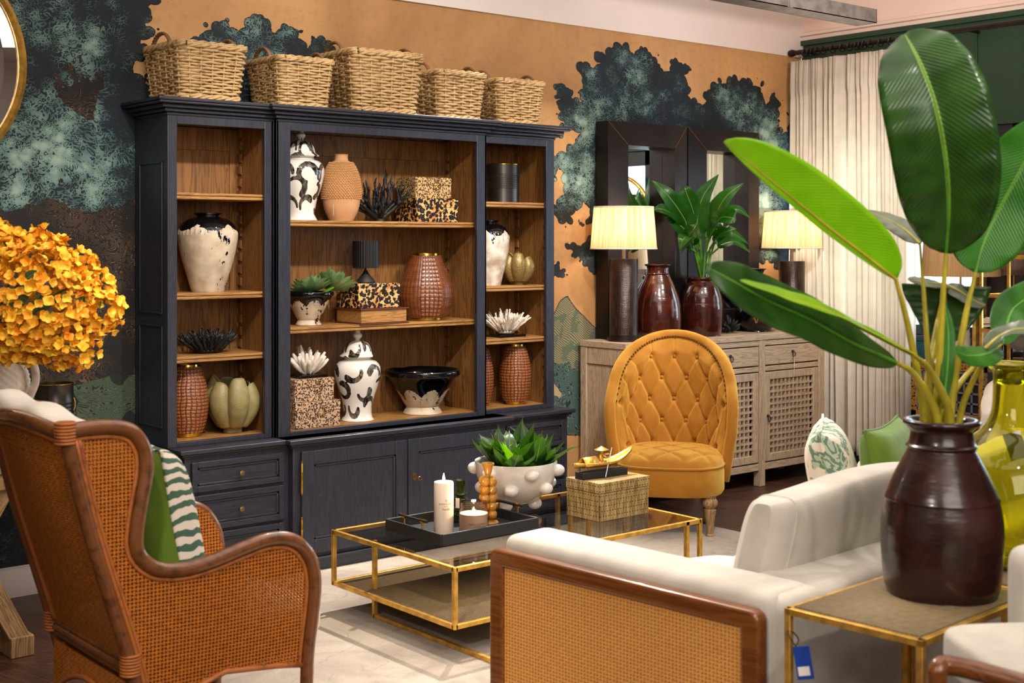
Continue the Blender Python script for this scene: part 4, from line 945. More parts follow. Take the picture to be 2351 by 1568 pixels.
for i in range(3):
    a, b = posts[i][1] + .006, posts[i + 1][0] - .006
    t = MB(); sb(t, a, b, SF + .004, SF + .03, .795, .918); dr = t.build('drawer', M['pale'], SB, bev=.004)
    kk = MB(); cxk = (a + b) / 2 - sx0; yk = SF - sy0
    kk.sphere((cxk, yk, .872), .011, 10, 8); aa = np.linspace(0, 2 * math.pi, 18, endpoint=False); kk.tube([(cxk + .013 * math.cos(q), yk - .012, .853 + .017 * math.sin(q)) for q in aa], .003, 6, closed=True); kk.build('ring_handle', M['black'], dr)
    if i == 2:
        kk = MB(); kk.tube([(cxk, yk - .014, .84), (cxk + .004, yk - .012, .78), (cxk - .004, yk - .012, .72)], .0012, 5); kk.tube([(cxk, yk - .016, .838), (cxk - .006, yk - .014, .77)], .0012, 5); kk.build('string_loop', M['paper'], dr)
    t = MB(); z0, z1 = .158, .748; fr = .052
    sb(t, a, a + fr, SF + .004, SF + .028, z0, z1); sb(t, b - fr, b, SF + .004, SF + .028, z0, z1); sb(t, a + fr, b - fr, SF + .004, SF + .028, z1 - fr, z1); sb(t, a + fr, b - fr, SF + .004, SF + .028, z0, z0 + fr)
    dr = t.build('door', M['palev'], SB, bev=.005)
    t = MB(); n = 11; m_ = 11; x0, x1, y0, y1 = a + fr, b - fr, z0 + fr, z1 - fr
    for k in range(1, n): x = x0 + (x1 - x0) * k / n; sb(t, x - .0065, x + .0065, SF + .010, SF + .030, y0, y1)
    for k in range(1, m_ + 1): z = y0 + (y1 - y0) * k / (m_ + 1); sb(t, x0, x1, SF + .009, SF + .029, z - .0065, z + .0065)
    t.build('lattice', M['pale'], dr)
    t = MB(); sb(t, x0 - .01, x1 + .01, SF + .07, SF + .075, y0, y1); t.build('inner_back', wood('warm_inner_wood', '#8a4a1c', '#b5662a', .6), dr)
    kk = MB(); kx_ = a + .02 - sx0; kk.sphere((kx_, yk, .46), .010, 10, 8); kk.tube([(kx_ + .010 * math.cos(q), yk - .012, .44 + .020 * math.sin(q)) for q in aa], .003, 6, closed=True); kk.build('ring_handle', M['black'], dr)

# ---------------------------------------------------------------- black framed mirrors
def frame_mirror(label, xo, tagged=False):
    w_, z0, z1, fw, yo, yi = .72, 1.004, 2.362, .148, 6.0, 5.862
    o = thing('framed_mirror', label, 'mirror', (xo + w_ / 2, 5.93, z0), group='black framed mirrors behind the sideboard lamps'); h = z1 - z0; W = w_ / 2; yb, yf_ = yo - 5.93, yi - 5.93
    O = [(-W, 0), (W, 0), (W, h), (-W, h)]; I = [(-W + fw, fw), (W - fw, fw), (W - fw, h - fw), (-W + fw, h - fw)]
    t = MB(); v = [(x, yb, z) for x, z in O] + [(x, yf_ + .03, z) for x, z in O] + [(x, yf_, z) for x, z in I] + [(x, yb - .025, z) for x, z in I]; f = []
    for i in range(4):
        j = (i + 1) % 4; f += [(i, j, 4 + j, 4 + i), (4 + i, 4 + j, 8 + j, 8 + i), (8 + i, 8 + j, 12 + j, 12 + i)]
    t.add(v, f); t.build('frame', M['blackm'], o, sharp=20)
    t = MB()
    for i in range(4): t.tube([(O[i][0], yf_ + .030, O[i][1]), (I[i][0], yf_ - .001, I[i][1])], .0022, 5); t.tube([(I[i][0], yf_, I[i][1]), (I[i][0], yb - .026, I[i][1])], .0014, 5)
    t.build('copper_mitre_seam', plain('rubbed_copper_edge', '#7a4a26', .5, .6, .3, 60), o)
    MB().add([(x, yb - .024, z) for x, z in I], [(0, 1, 2, 3)]).build('mirror_glass', M['mirror'], o)
    t = MB().bx(-W + .02, W - .02, yb - .004, yb + .004, .02, h - .02); t.build('backing_board', M['black'], o)
    if tagged: MB().box((W - fw + .035, yf_ + .004, h - fw - .05), (.045, .002, .028), 0).build('price_sticker', M['paper'], o)
frame_mirror('black metal framed mirror nearer the cabinet, behind the left lamp', 5.705)
frame_mirror('black metal framed mirror nearer the curtain, behind the potted plant', 6.437, True)

# ---------------------------------------------------------------- lamps on the sideboard
def tlamp(label, x, y, hb, rb, rs, hs, zs, power, cord=False):
    o = thing('table_lamp', label, 'lamp', (x, y, 1.0))
    MB().lathe([(rb * 1.14, 0), (rb * 1.14, .022), (rb * 1.02, .026), (rb * 1.02, .04)], 36).build('base', M['blackm'], o)
    m = MB().lathe([(rb, .035), (rb, hb), (rb * .98, hb + .004), (0, hb + .004)], 48); m.build('column', M['col'], o)
    MB().lathe([(.016, hb), (.012, hb + .01), (.012, hb + .10)], 14).build('neck', M['steel'], o)
    MB().sphere((0, 0, zs + hs * .35), .028, 14, 10).build('bulb', M['bulb'], o)
    s = MB().lathe([(rs, zs), (rs * .9, zs + hs)], 56, cap=False); sh = s.build('lamp_shade', M['shade'], o, sharp=None)
    a = np.linspace(0, 2 * math.pi, 48, endpoint=False); 
    for rr, zz in ((rs, zs), (rs * .9, zs + hs)): MB().tube([(rr * math.cos(q), rr * math.sin(q), zz) for q in a], .004, 6, closed=True).build('shade_trim', M['linenw'], o)
    if cord: MB().tube(smooth([(rs * .85, -.03, zs), (rs * .9, -.03, zs - .06), (rs * .78, -.03, zs - .12), (rs * .8, -.03, zs - .17)], 6), .0022, 5).build('pull_cord', M['paper'], o)
    l = bpy.data.lights.new('lamp_light', 'POINT'); l.energy = power; l.color = (1, .80, .62); l.shadow_soft_size = .03; lo = bpy.data.objects.new('lamp_light', l); COL.objects.link(lo); lo.parent = o; lo.location = (0, 0, zs + hs * .55)
mc = MT('woven_horsehair_column', '#2c1c14', .3, .3); _p = mc.pos(); _x, _y, _z = mc.sep(_p); _a = _y.m('ARCTAN2', _x); _n = mc.noise(mc.comb(_a * 12, _z * 6, 0.), 2, 4); _b = ((_z * 160 + mc.noise(_p, 30, 2) * 2).fr() - .5).ab() * 2
mc.set('Base Color', mc.mix(_n.ss(.3, .7), '#120a08', '#3f2b22')); mc.bump(_b + _n, .4, .002); M['col'] = mc
tlamp('lit table lamp with dark woven column and raffia shade, left end of the sideboard', 5.700, 5.75, .50, .088, .204, .255, .565, 8)
tlamp('lit raffia shade table lamp by the curtain, right end of the sideboard', 7.385, 5.79, .47, .090, .208, .255, .565, 8, True)

# ---------------------------------------------------------------- oxblood jars, plant, black vase
def jar(name, label, x, y, z, pts, mat, n=64):
    o = thing(name, label, 'jar', (x, y, z)); MB().lathe(jarprof(pts, 6), n, cap=False).build('body', mat, o, sharp=50); return o
jar('oxblood_jar', 'tall shiny oxblood jar beside the left lamp on the sideboard', 6.012, 5.76, 1.0, [(0, 0), (.118, 0), (.126, .006), (.143, .05), (.148, .11), (.147, .17), (.141, .22), (.130, .265), (.108, .325), (.086, .372), (.074, .40), (.078, .405), (.070, .412), (.070, .448), (.082, .458), (.084, .466), (.072, .468), (.062, .45), (.06, .38), (.12, .25), (.11, .04), (0, .03)], M['oxb'])
jar('oxblood_jar', 'squat shiny oxblood jar holding the glossy plant on the sideboard', 6.430, 5.77, 1.0, [(0, 0), (.115, 0), (.123, .006), (.133, .06), (.138, .13), (.140, .19), (.136, .215), (.137, .222), (.128, .27), (.108, .32), (.088, .345), (.085, .355), (.092, .368), (.09, .378), (.076, .378), (.072, .35), (.11, .28), (.12, .1), (0, .04)], M['oxb'])
jar('dragon_vase', 'black round vase with gold dragon painting behind the banana leaf', 7.020, 5.80, 1.0, [(0, 0), (.085, 0), (.09, .010), (.100, .022), (.135, .055), (.153, .095), (.152, .135), (.132, .185), (.092, .235), (.056, .275), (.042, .31), (.040, .38), (.05, .41), (.063, .422), (.058, .426), (.042, .41), (.035, .34), (0, .33)], M['blackg'])
dv = [o for o in bpy.data.objects if o.name.startswith('dragon_vase')][0]; t = MB(); rnd = random.Random(3)
pz = np.array([(.100, .022), (.135, .055), (.153, .095), (.152, .135), (.132, .185), (.092, .235)])
for k in range(14):
    a0 = R(-150 + k * 9.5); z0 = .06 + .10 * rnd.random(); pts = []
    for i in range(9): q = a0 + i * .035; zz = z0 + .02 * math.sin(i * 1.1 + k); r = np.interp(zz, pz[:, 1], pz[:, 0]) + .0015; pts.append((r * math.cos(q), r * math.sin(q), zz))
    t.tube(pts, [.001, .002, .003, .0035, .004, .0035, .003, .002, .001], 5)
t.build('gold_dragon_painting', M['gold'], dv)
o = thing('coral_ornament', 'dark knotted ornament between the squat oxblood jar and the dragon vase', 'ornament', (6.735, 5.80, 1.0)); t = MB(); rnd = random.Random(9)
for k in range(26): a = rnd.uniform(0, 6.28); e = rnd.uniform(.1, 1.4); L = rnd.uniform(.07, .13); dd = Vector((math.cos(a) * math.cos(e) * .7, math.sin(a) * math.cos(e) * .7, math.sin(e))); t.tube([dd * .02 + Vector((0, 0, .015)), dd * L * .6 + Vector((0, 0, .02)), dd * L + Vector((0, 0, .02))], [.014, .012, .006], 7)
t.build('branches', M['coralb'], o, sharp=None, fix=False)
# glossy plant in the squat jar, leaves placed at their real distances round the pot
PL = thing('potted_foliage_plant', 'glossy green leafy plant standing in the squat oxblood jar', 'plant', (6.430, 5.77, 1.33)); pc = Vector((6.430, 5.77, 1.33))
lv = [((1612, 590), (1600, 520), (1612, 455), (1650, 400), .060, 8.50), ((1640, 560), (1640, 500), (1668, 450), (1708, 420), .045, 8.42), ((1590, 560), (1570, 500), (1535, 450), (1498, 415), .052, 8.40), ((1620, 560), (1655, 500), (1680, 500), (1690, 505), .055, 8.30),
      ((1585, 540), (1550, 495), (1520, 480), (1500, 482), .040, 8.35), ((1600, 580), (1570, 560), (1590, 530), (1600, 515), .06, 8.25), ((1625, 580), (1650, 545), (1680, 535), (1718, 560), .03, 8.4), ((1630, 570), (1650, 540), (1672, 530), (1690, 525), .045, 8.25),
      ((1610, 560), (1590, 480), (1575, 440), (1570, 425), .045, 8.46), ((1625, 560), (1650, 500), (1690, 480), (1722, 500), .03, 8.5), ((1600, 570), (1570, 525), (1540, 500), (1522, 500), .045, 8.45), ((1608, 575), (1588, 545), (1572, 545), (1560, 572), .045, 8.2),
      ((1620, 575), (1622, 530), (1640, 480), (1655, 440), .05, 8.5), ((1632, 585), (1660, 560), (1690, 555), (1722, 580), .025, 8.55)]
for a, b, c_, d_, wv_, dep in lv:
    pts = [atD(*a, 8.56), atD(*b, (8.56 + dep) / 2), atD(*c_, dep), atD(*d_, dep)]; st = [Vector((6.430 + random.uniform(-.03, .03), 5.77 + random.uniform(-.03, .03), 1.30)), atD(*a, 8.56)]
    mid = (st[0] + st[1]) / 2; lf = [pts[0].lerp(pts[1], .6)] + pts[1:]
    t = MB(); leaf(t, [q - pc for q in lf], wv_ * 1.25, (-.70, -.55, .45), .25, 18, 6, .03, 2, curl=.1, prof=lambda t: max(.02, math.sin(math.pi * t ** .75) ** .8)); t.build('leaf', M['leafs'], PL, sharp=None, fix=False)
    MB().tube([q - pc for q in (st[0], mid, st[1], lf[0])], .006, 6).build('stalk', M['stemg'], PL)
MB().box((-.02, -.06, .06), (.03, .002, .022), .7).build('tag', M['paper'], PL)

# ---------------------------------------------------------------- round mirror, arched mirror
pa, pb, pcx = atY(62, 150, 5.97), atY(0, 325, 5.97), atY(18, 0, 5.97)
def circ(p, q, r_):
    ax, ay, bx_, by, cx_, cy_ = p.x, p.z, q.x, q.z, r_.x, r_.z; d_ = 2 * (ax * (by - cy_) + bx_ * (cy_ - ay) + cx_ * (ay - by))
    ux = ((ax * ax + ay * ay) * (by - cy_) + (bx_ * bx_ + by * by) * (cy_ - ay) + (cx_ * cx_ + cy_ * cy_) * (ay - by)) / d_; uy = ((ax * ax + ay * ay) * (cx_ - bx_) + (bx_ * bx_ + by * by) * (ax - cx_) + (cx_ * cx_ + cy_ * cy_) * (bx_ - ax)) / d_
    return ux, uy, math.hypot(ax - ux, ay - uy)
ux, uz, ur = circ(pa, pb, pcx); print('round mirror', ux, uz, ur)
o = thing('round_mirror', 'round mirror with thin gold rim on the mural at the left edge', 'mirror', (ux, 6.0, uz))
t = MB().lathe([(ur - .035, 0), (ur - .035, .03), (ur - .02, .045), (ur, .03), (ur, 0)], 96, cap=False); t.build('gold_rim', M['gold'], o, rot=(R(90), 0, 0))
t = MB().lathe([(ur - .03, .018), (ur - .10, .024), (ur - .101, .024), (0, .024)], 96, cap=False); t.build('bevelled_glass', M['mirror'], o, rot=(R(90), 0, 0), sharp=2)
o = thing('arched_mirror', 'gold framed arched mirror seen reflected in the left black mirror', 'mirror', (7.66, 4.15, .0)); t = MB(); aa = [(0, -.40, .5)] + [(0, .40 * -math.cos(q), 1.75 + .40 * math.sin(q)) for q in np.linspace(0, math.pi, 24)] + [(0, .40, .5)]
t.tube(aa, .018, 8, cap=True); t.tube([(0, -.4, .5), (0, .4, .5)], .018, 8); t.tube([(0, 0, .5), (0, 0, 2.15)], .014, 8); t.tube([(0, -.4, .5), (0, -.4, 0)], .018, 8); t.tube([(0, .4, .5), (0, .4, 0)], .018, 8); t.build('gold_frame', M['gold'], o)
MB().add([(.012, p[1], p[2]) for p in aa], [tuple(range(len(aa)))]).build('mirror_glass', M['mirror'], o); MB().add([(.02, p[1], p[2]) for p in aa], [tuple(range(len(aa)))]).build('backing_board', M['black'], o)
# ---------------------------------------------------------------- coffee table
CT = thing('coffee_table', 'long gold framed glass coffee table with woven lower shelf', 'coffee table', (3.75, 4.43, .014))
tx0, tx1, ty0, ty1, th, tl = -.69, .695, -.43, .43, .346, .126; b_ = .018
t = MB()
for z in (th - b_ / 2, tl - b_ / 2):
    for y in (ty0, ty1): t.bx(tx0, tx1, y - b_ / 2, y + b_ / 2, z - b_ / 2, z + b_ / 2)
    for x in (tx0, tx1): t.bx(x - b_ / 2, x + b_ / 2, ty0, ty1, z - b_ / 2, z + b_ / 2)
for x in (tx0, tx1):
    for y in (ty0, ty1): t.bx(x - b_ / 2, x + b_ / 2, y - b_ / 2, y + b_ / 2, tl - b_, th)
t.build('gold_frame', M['gold'], CT, bev=.0015)
for x in (-.62, .62):
    t = MB()
    for y in (.22,): t.bx(x - b_ / 2, x + b_ / 2, y - b_ / 2, y + b_ / 2, 0, th - b_)
    t.bx(x - b_ / 2, x + b_ / 2, -.62, .22, 0, b_); t.build('leg', M['gold'], CT, bev=.0015)
t = MB(); 
for y in (ty0, ty1): t.bx(.60, .618, y - b_ / 2, y + b_ / 2, tl - b_, th - .002)
t.build('upright', M['gold'], CT)
MB().bx(tx0, tx1, ty0, ty1, th - .008, th - .001).build('glass_top', M['tglass'], CT)
P = [[(x, y, tl - .004) for y in (ty0, ty1)] for x in (tx0, tx1)]; t = MB().grid(P, u=np.array([[tx0] * 2, [tx1] * 2]), v=np.array([[ty0, ty1]] * 2)); s_ = t.build('woven_shelf', M['mesh'], CT, sharp=None); sd_ = s_.modifiers.new('thickness', 'SOLIDIFY'); sd_.thickness = .004
TT = .014 + th - .001
# tray
a_, b2, c_ = atZ(897, 1213, TT), atZ(1022, 1258, TT), atZ(1243, 1214, TT); print('tray', a_, b2, c_)
TR = thing('serving_tray', 'black leather tray with bamboo style handles on the coffee table', 'tray', (3.490, 4.510, TT)); TW, TD = .52, .40
t = MB(); t.bx(-TW / 2, TW / 2, -TD / 2, TD / 2, 0, .008)
for y in (-1, 1): t.bx(-TW / 2, TW / 2, y * TD / 2 - .006, y * TD / 2 + .006, 0, .05)
for x in (-1, 1): t.bx(x * TW / 2 - .006, x * TW / 2 + .006, -TD / 2, TD / 2, 0, .05)
ml = M['leather']; _p = ml.pos(); _x, _y, _z = ml.sep(_p); _t = (((_x + _y) * 38).fr() - .5).ab() * 2; _zz = (((_z + _t * .012) * 60).fr() - .5).ab(); ml.bump(_zz.gt(.42) * -1 + ml.noise(_p, 120, 2) * .2, .5, .002)
t.build('tray_body', ml, TR, bev=.003)
for sx_ in (-1, 1):
    t = MB().tube([(sx_ * TW / 2, -.10, .085), (sx_ * TW / 2, -.05, .083), (sx_ * TW / 2, .05, .083), (sx_ * TW / 2, .10, .085)], .0065, 10); h_ = t.build('handle', M['black'], TR)
    for y in (-.065, .065): t = MB(); t.tube([(sx_ * TW / 2, y, .045), (sx_ * TW / 2, y, .082)], .004, 8); t.tube([(sx_ * TW / 2, y - .009, .083), (sx_ * TW / 2, y + .009, .083)], .0095, 12); t.build('brass_post', M['brass'], h_)
def text(body, size, cyl_r, ang, z, parent, name, font_m='ink', yoff=0.):
    cu_ = bpy.data.curves.new(name, 'FONT'); cu_.body = body; cu_.size = size; cu_.align_x = 'CENTER'; o_ = bpy.data.objects.new(name, cu_); COL.objects.link(o_)
    dg = bpy.context.evaluated_depsgraph_get(); me = bpy.data.meshes.new_from_object(o_.evaluated_get(dg)); bpy.data.objects.remove(o_)
    for v in me.vertices:
        x, y = v.co.x, v.co.y; q = ang + x / cyl_r; v.co = (cyl_r * math.cos(q), cyl_r * math.sin(q), z + y)
    me.materials.clear(); me.materials.append(M[font_m].mat); ob = bpy.data.objects.new(name, me); COL.objects.link(ob); ob.parent = parent; return ob
TZ = TT + .008
o = thing('pillar_candle', 'tall lit pillar candle on the tray', 'candle', (3.375, 4.490, TZ)); t = MB().lathe([(0, 0), (.041, 0), (.042, .002), (.042, .212), (.040, .216), (.036, .212), (.01, .209), (0, .209)], 40, cap=False); t.build('wax_body', M['wax'], o)
MB().tube([(0, 0, .208), (0, 0, .222)], .001, 5).build('wick', M['black'], o); t = MB().lathe([(0, .214), (.004, .218), (.0062, .226), (.005, .236), (.002, .248), (0, .254)], 14); t.build('flame', M['flame'], o)
va = math.atan2(-4.49, -3.375) + .25
for body, s_, z in (('BLOCK & CHISEL', .0085, .125), ('No. 006', .005, .117), ('Vanilla', .014, .101)): text(body, s_, .0425, va, z, o, 'label_text')
for k, w_ in enumerate((.5, .72, .66, .4, .55)):
    text('- ' * int(16 * w_), .008, .0425, va, .091 - k * .007, o, 'label_text')
text('Y', .016, .0425, va, .136, o, 'label_text')
l = bpy.data.lights.new('candle_light', 'POINT'); l.energy = 1.2; l.color = (1, .6, .3); l.shadow_soft_size = .01; lo = bpy.data.objects.new('candle_light', l); COL.objects.link(lo); lo.parent = o; lo.location = (0, 0, .25)
o = thing('jar_candle', 'short lit candle in a glass jar on the tray', 'candle', (3.455, 4.385, TZ)); o.scale = (1.14,) * 3; t = MB().lathe([(0, 0), (.053, 0), (.056, .004), (.056, .085), (.050, .098), (.049, .118), (.051, .120), (.048, .121), (.046, .098), (.053, .084), (.053, .006), (0, .006)], 44, cap=False); t.build('glass_jar', M['jarglass'], o)
t = MB().lathe([(0, .007), (.052, .007), (.052, .078), (.02, .074), (0, .073)], 40, cap=False); t.build('wax_fill', M['wax'], o); t = MB()
for z in (.102, .110): a = np.linspace(0, 6.283, 40, endpoint=False); t.tube([(.0505 * math.cos(q), .0505 * math.sin(q), z) for q in a], .0016, 5, closed=True)
t.build('screw_thread', M['jarglass'], o); MB().lathe([(0, .076), (.003, .08), (.005, .086), (.002, .098), (0, .102)], 12).build('flame', M['flame'], o)
va = math.atan2(-4.385, -3.455) + .25
text('BLOCK & CHISEL', .0085, .0568, va, .044, o, 'label_text'); text('MEDIUM', .006, .0568, va, .036, o, 'label_text'); text('______________', .010, .0568, va, .020, o, 'label_text')
l = bpy.data.lights.new('candle_light', 'POINT'); l.energy = 1.6; l.color = (1, .65, .38); l.shadow_soft_size = .01; lo = bpy.data.objects.new('candle_light', l); COL.objects.link(lo); lo.parent = o; lo.location = (0, 0, .104)
o = thing('glass_candlestick', 'amber bubble glass candlestick on the tray', 'candlestick', (3.605, 4.475, TZ)); o.scale = (1.1,) * 3; MB().lathe([(0, 0), (.040, 0), (.043, .005), (.043, .014), (.036, .02), (.012, .024), (.012, .03)], 36, cap=False).build('foot', M['amber'], o)
t = MB()
for k in range(5):
    for j in range(4): a = j * math.pi / 2 + .4; t.sphere((.020 * math.cos(a), .020 * math.sin(a), .045 + k * .033), .0195, 14, 10)
t.build('bubble_column', M['amber'], o, sharp=None); MB().lathe([(.009, .185), (.011, .20), (.016, .215), (.019, .232), (.026, .246), (.024, .249), (.015, .235), (.011, .21), (0, .208)], 30, cap=False).build('candle_cup', M['amber'], o)
o = thing('glass_candlestick', 'green ringed glass candlestick behind the jar candle', 'candlestick', (3.565, 4.62, TZ)); o.scale = (1.1, 1.1, .88); pr = [(0, 0), (.035, 0), (.035, .012), (.012, .02)]
for k in range(5): z = .035 + k * .026; pr += [(.012, z - .012), (.027, z - .004), (.029, z), (.027, z + .004), (.013, z + .012)]
pr += [(.013, .165), (.02, .185), (.024, .205), (.026, .208), (.02, .2), (.01, .17), (0, .17)]; MB().lathe(pr, 32, cap=False).build('glass_column', M['greeng'], o); MB().box((-.03, -.02, .10), (.001, .018, .05), .3).build('price_tag', M['paper'], o)
MB().lathe([(0, 0), (.0, 0), (.035, 0), (.036, .012), (.034, .013), (0, .013)], 30).build('rim_foot', M['greeng'], o)
# white bubble bowl
BWc = (3.920, 4.66, TT + .012); o = thing('bubble_bowl', 'white glazed round bowl studded with balls, holding agave plants', 'bowl', BWc); o.scale = (1.1, 1.1, .90)
t = MB().lathe(jarprof([(0, .03), (.06, .035), (.11, .07), (.150, .125), (.170, .19), (.174, .245), (.170, .248), (.163, .243), (.158, .19), (.13, .12), (0, .06)], 6), 64, cap=False); t.build('body', M['white'], o)
rings = [(.205, 6, .166, .2, .031), (.125, 6, .145, .75, .031), (.030, 3, .075, .3, .030)]
for z, n, r_, ph_, br in rings:
    for k in range(n): a = ph_ + 2 * math.pi * k / n + R(180); MB().sphere((r_ * math.cos(a) * 1.06, r_ * math.sin(a) * 1.06, z), br, 18, 12).build('ball', M['white'], o, sharp=None)
MB().lathe([(0, .19), (.155, .19), (.158, .195)], 30, cap=False).build('soil', M['black'], o)
rnd = random.Random(5)
for i, (dx, dy, s) in enumerate(((-.09, -.07, 1.05), (.02, -.10, 1.1), (.11, -.03, 1.05), (-.04, .07, 1.05), (.08, .09, 1.), (0, 0, 1.15))):
    ag = thing('agave_plant', ['agave rosette at the left front of the white bowl', 'agave rosette with bright lime heart at the front of the white bowl', 'agave rosette at the right side of the white bowl', 'agave rosette at the back left of the white bowl', 'agave rosette at the back right of the white bowl', 'tallest agave rosette in the middle of the white bowl'][i], 'plant', (BWc[0] + dx, BWc[1] + dy, BWc[2] + .180)); 
    for nm, mt, n, els, L0 in (('dark_leaves', 'agd', 9, (.5, 1.15), .175), ('lime_leaves', 'agl', 7, (.65, 1.25), .125)):
        t = MB()
        for k in range(n):
            a = k * 2.4 + i; el = rnd.uniform(*els); L = L0 * s * rnd.uniform(.85, 1.15); d_ = Vector((math.cos(a) * math.cos(el), math.sin(a) * math.cos(el), math.sin(el))); nr_ = Vector((-math.cos(a) * math.sin(el), -math.sin(a) * math.sin(el), math.cos(el)))
            leaf(t, [Vector((0, 0, 0)), d_ * L * .5 - nr_ * .006, d_ * L * .9, d_ * L * 1.12 + nr_ * rnd.uniform(-.02, .03)], L * .25, nr_, .35, 12, 4, prof=lambda q: max(.015, (min(1, q * 3.2 + .35) if q < .3 else (1 - (q - .3) / .62) ** 1.1 if q < .88 else .03)))
        t.build(nm, M[mt], ag, sharp=None, fix=False)
# bamboo box and boat
bxp = (4.205, 4.345, TT); o = thing('bamboo_box', 'lidded box covered in split bamboo on the coffee table', 'box', bxp, R(1)); MB().box((0, 0, .062), (.315, .215, .124)).build('box_body', M['bamboo'], o, bev=.002)
MB().box((0, 0, .149), (.32, .22, .046)).build('lid', M['bamboo'], o, bev=.002)
bz = TT + .172; o = thing('boat_figurine', 'gilded sampan boat figurine with rower on a black plinth, on the bamboo box', 'figurine', (4.180, 4.360, bz), R(-4)); o.scale = (1.1,) * 3
MB().box((0, 0, .014), (.24, .055, .028)).build('plinth', M['black'], o, bev=.002); t = MB(); P = []
for i in range(25):
    q = i / 24 * 2 - 1; x = q * .155 + .01; wy = .032 * (1 - abs(q) ** 2.6) + .006; zz = .036 + (.050 * max(0, q) ** 2.2 + .008 * max(0, -q) ** 2); P.append([(x, wy * s_, zz + .02 * abs(s_) ** 2 + .004) for s_ in np.linspace(-1, 1, 9)])
hb = t.grid(P).build('hull', M['gold'], o, sharp=None); s_ = hb.modifiers.new('thickness', 'SOLIDIFY'); s_.thickness = .006
P = [[(x, .026 * math.cos(a), .052 + .036 * math.sin(a)) for a in np.linspace(0, math.pi, 14)] for x in (-.105, -.03)]; c2 = MB().grid(P).build('cabin_roof', M['gold'], o, sharp=None); s_ = c2.modifiers.new('thickness', 'SOLIDIFY'); s_.thickness = .004
t = MB(); t.tube(smooth([(-.012, 0, .05), (-.004, 0, .066), (-.006, 0, .085), (0, -.001, .1)], 4), [.012, .013, .012, .011, .012, .013, .012, .011, .01, .009, .007, .005, .005], 10); t.sphere((.001, 0, .108), .009, 12, 8)
t.tube([(-.004, -.010, .094), (.008, -.02, .080), (.024, -.022, .082)], [.005, .0045, .0035], 8); t.tube([(-.004, .010, .094), (.010, .014, .088), (.026, -.016, .094)], [.005, .0045, .0035], 8)
t.tube([(-.008, -.006, .056), (.014, -.01, .062), (.02, -.01, .046)], [.008, .007, .005], 8); t.tube([(-.008, .006, .056), (.012, .01, .064), (.018, .01, .046)], [.008, .007, .005], 8); t.build('rower_figure', M['gold'], o, sharp=None)
MB().lathe([(.030, .112), (.016, .119), (.003, .126), (0, .127)], 24).build('conical_hat', M['gold'], o); MB().tube([(-.016, -.045, .006), (.045, -.012, .118)], .0022, 6).build('oar', plain('silver', '#c9c4bd', .3, .9), o)

# ---------------------------------------------------------------- mustard velvet chair
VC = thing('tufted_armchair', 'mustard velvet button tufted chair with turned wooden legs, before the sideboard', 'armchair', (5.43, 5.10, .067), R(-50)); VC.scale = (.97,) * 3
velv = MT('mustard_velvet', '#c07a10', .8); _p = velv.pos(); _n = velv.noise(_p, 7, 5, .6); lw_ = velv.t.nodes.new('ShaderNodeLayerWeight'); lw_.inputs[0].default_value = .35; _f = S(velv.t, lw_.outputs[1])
velv.set('Base Color', velv.mix((_n * .5 + _f * .7).ss(.25, .8), '#a06608', '#e2ae48')); velv.set('Sheen Weight', .7); velv.set('Sheen Roughness', .4); velv.b.inputs['Sheen Tint'].default_value = lin('#ffd070'); velv.bump(velv.noise(_p, 16, 3), .25, .01)  # base colour lightens at grazing angles, velvet sheen put into the colour
# local axes: -Y is the front, X to the viewer's right; half shell back
def shell(u, v, off=0.):
    """u -1..1 round the back from arm to arm, v 0..1 up"""
    A = u * R(100); tp_ = .84 + .16 * min(1, v * 1.7); rx_, ry_ = (.335 + .03 * v) * tp_, .24; lim = .55 + .47 * max(0, math.cos(u * R(88))) ** .55; z = .33 + (lim - .33) * v; rx_ *= 1.05 - .17 * max(0, (z - .54) / .46); x = rx_ * math.sin(A); y = .06 + ry_ * math.cos(A) * (1.0); 
    if abs(A) > R(90): y -= (abs(A) - R(90)) * .35
    lim = .55 + .47 * max(0, math.cos(u * R(88))) ** .55
    z = .33 + (lim - .33) * v; y += .14 * (z - .33) / .7 * math.cos(A * .9); nx, ny = -math.sin(A), -math.cos(A); return Vector((x + nx * off, y + ny * off, z)), Vector((nx, ny, 0))
rowsz = (.52, .635, .75, .865); 
def tuft(x_arc, z):
    best = 1e9; d2 = 1e9
    for r_ in range(-1, 5):
        zz = .52 + .125 * r_; o_ = 0. if r_ % 2 else .0825
        for k in range(-4, 5):
            xx = k * .165 + o_; dd = math.hypot(x_arc - xx, z - zz)
            if dd < best: best = dd
            for sx_ in (-1, 1):
                x2, z2 = xx + sx_ * .0825, zz + .125; L = (x2 - xx) ** 2 + (z2 - zz) ** 2; q = max(0, min(1, ((x_arc - xx) * (x2 - xx) + (z - zz) * (z2 - zz)) / L)); d2 = min(d2, math.hypot(x_arc - xx - q * (x2 - xx), z - zz - q * (z2 - zz)))
    return best, d2
nu, nv = 190, 110; P = []
for j in range(nv):
    row = []
    for i in range(nu):
        u = i / (nu - 1) * 2 - 1; v = j / (nv - 1); p, n_ = shell(u, v); xa = u * .56; bd, ld = tuft(xa, p.z); ed = min(1, (1 - v) * 7, (1 - abs(u)) * 9)
        act = 1
        if p.z > .90: ld = min(.05, ld + (p.z - .90) * 1.5) if min(abs(xa - c_) for c_ in (-.165, 0, .165)) > .004 + 0 * xa else .012
        if abs(xa) > .40: ld = max(ld, .02)
        pf = .070 * (ed ** .5) - .012 * math.exp(-(ld / .009) ** 2) * act - .030 * math.exp(-(bd / .020) ** 2); pf += .007 * min(1, ld / .05)
        row.append(tuple(p + n_ * pf))
    P.append(row)
t = MB().grid(P); t.build('tufted_inner_back', velv, VC, sharp=None, fix=False)
P = []
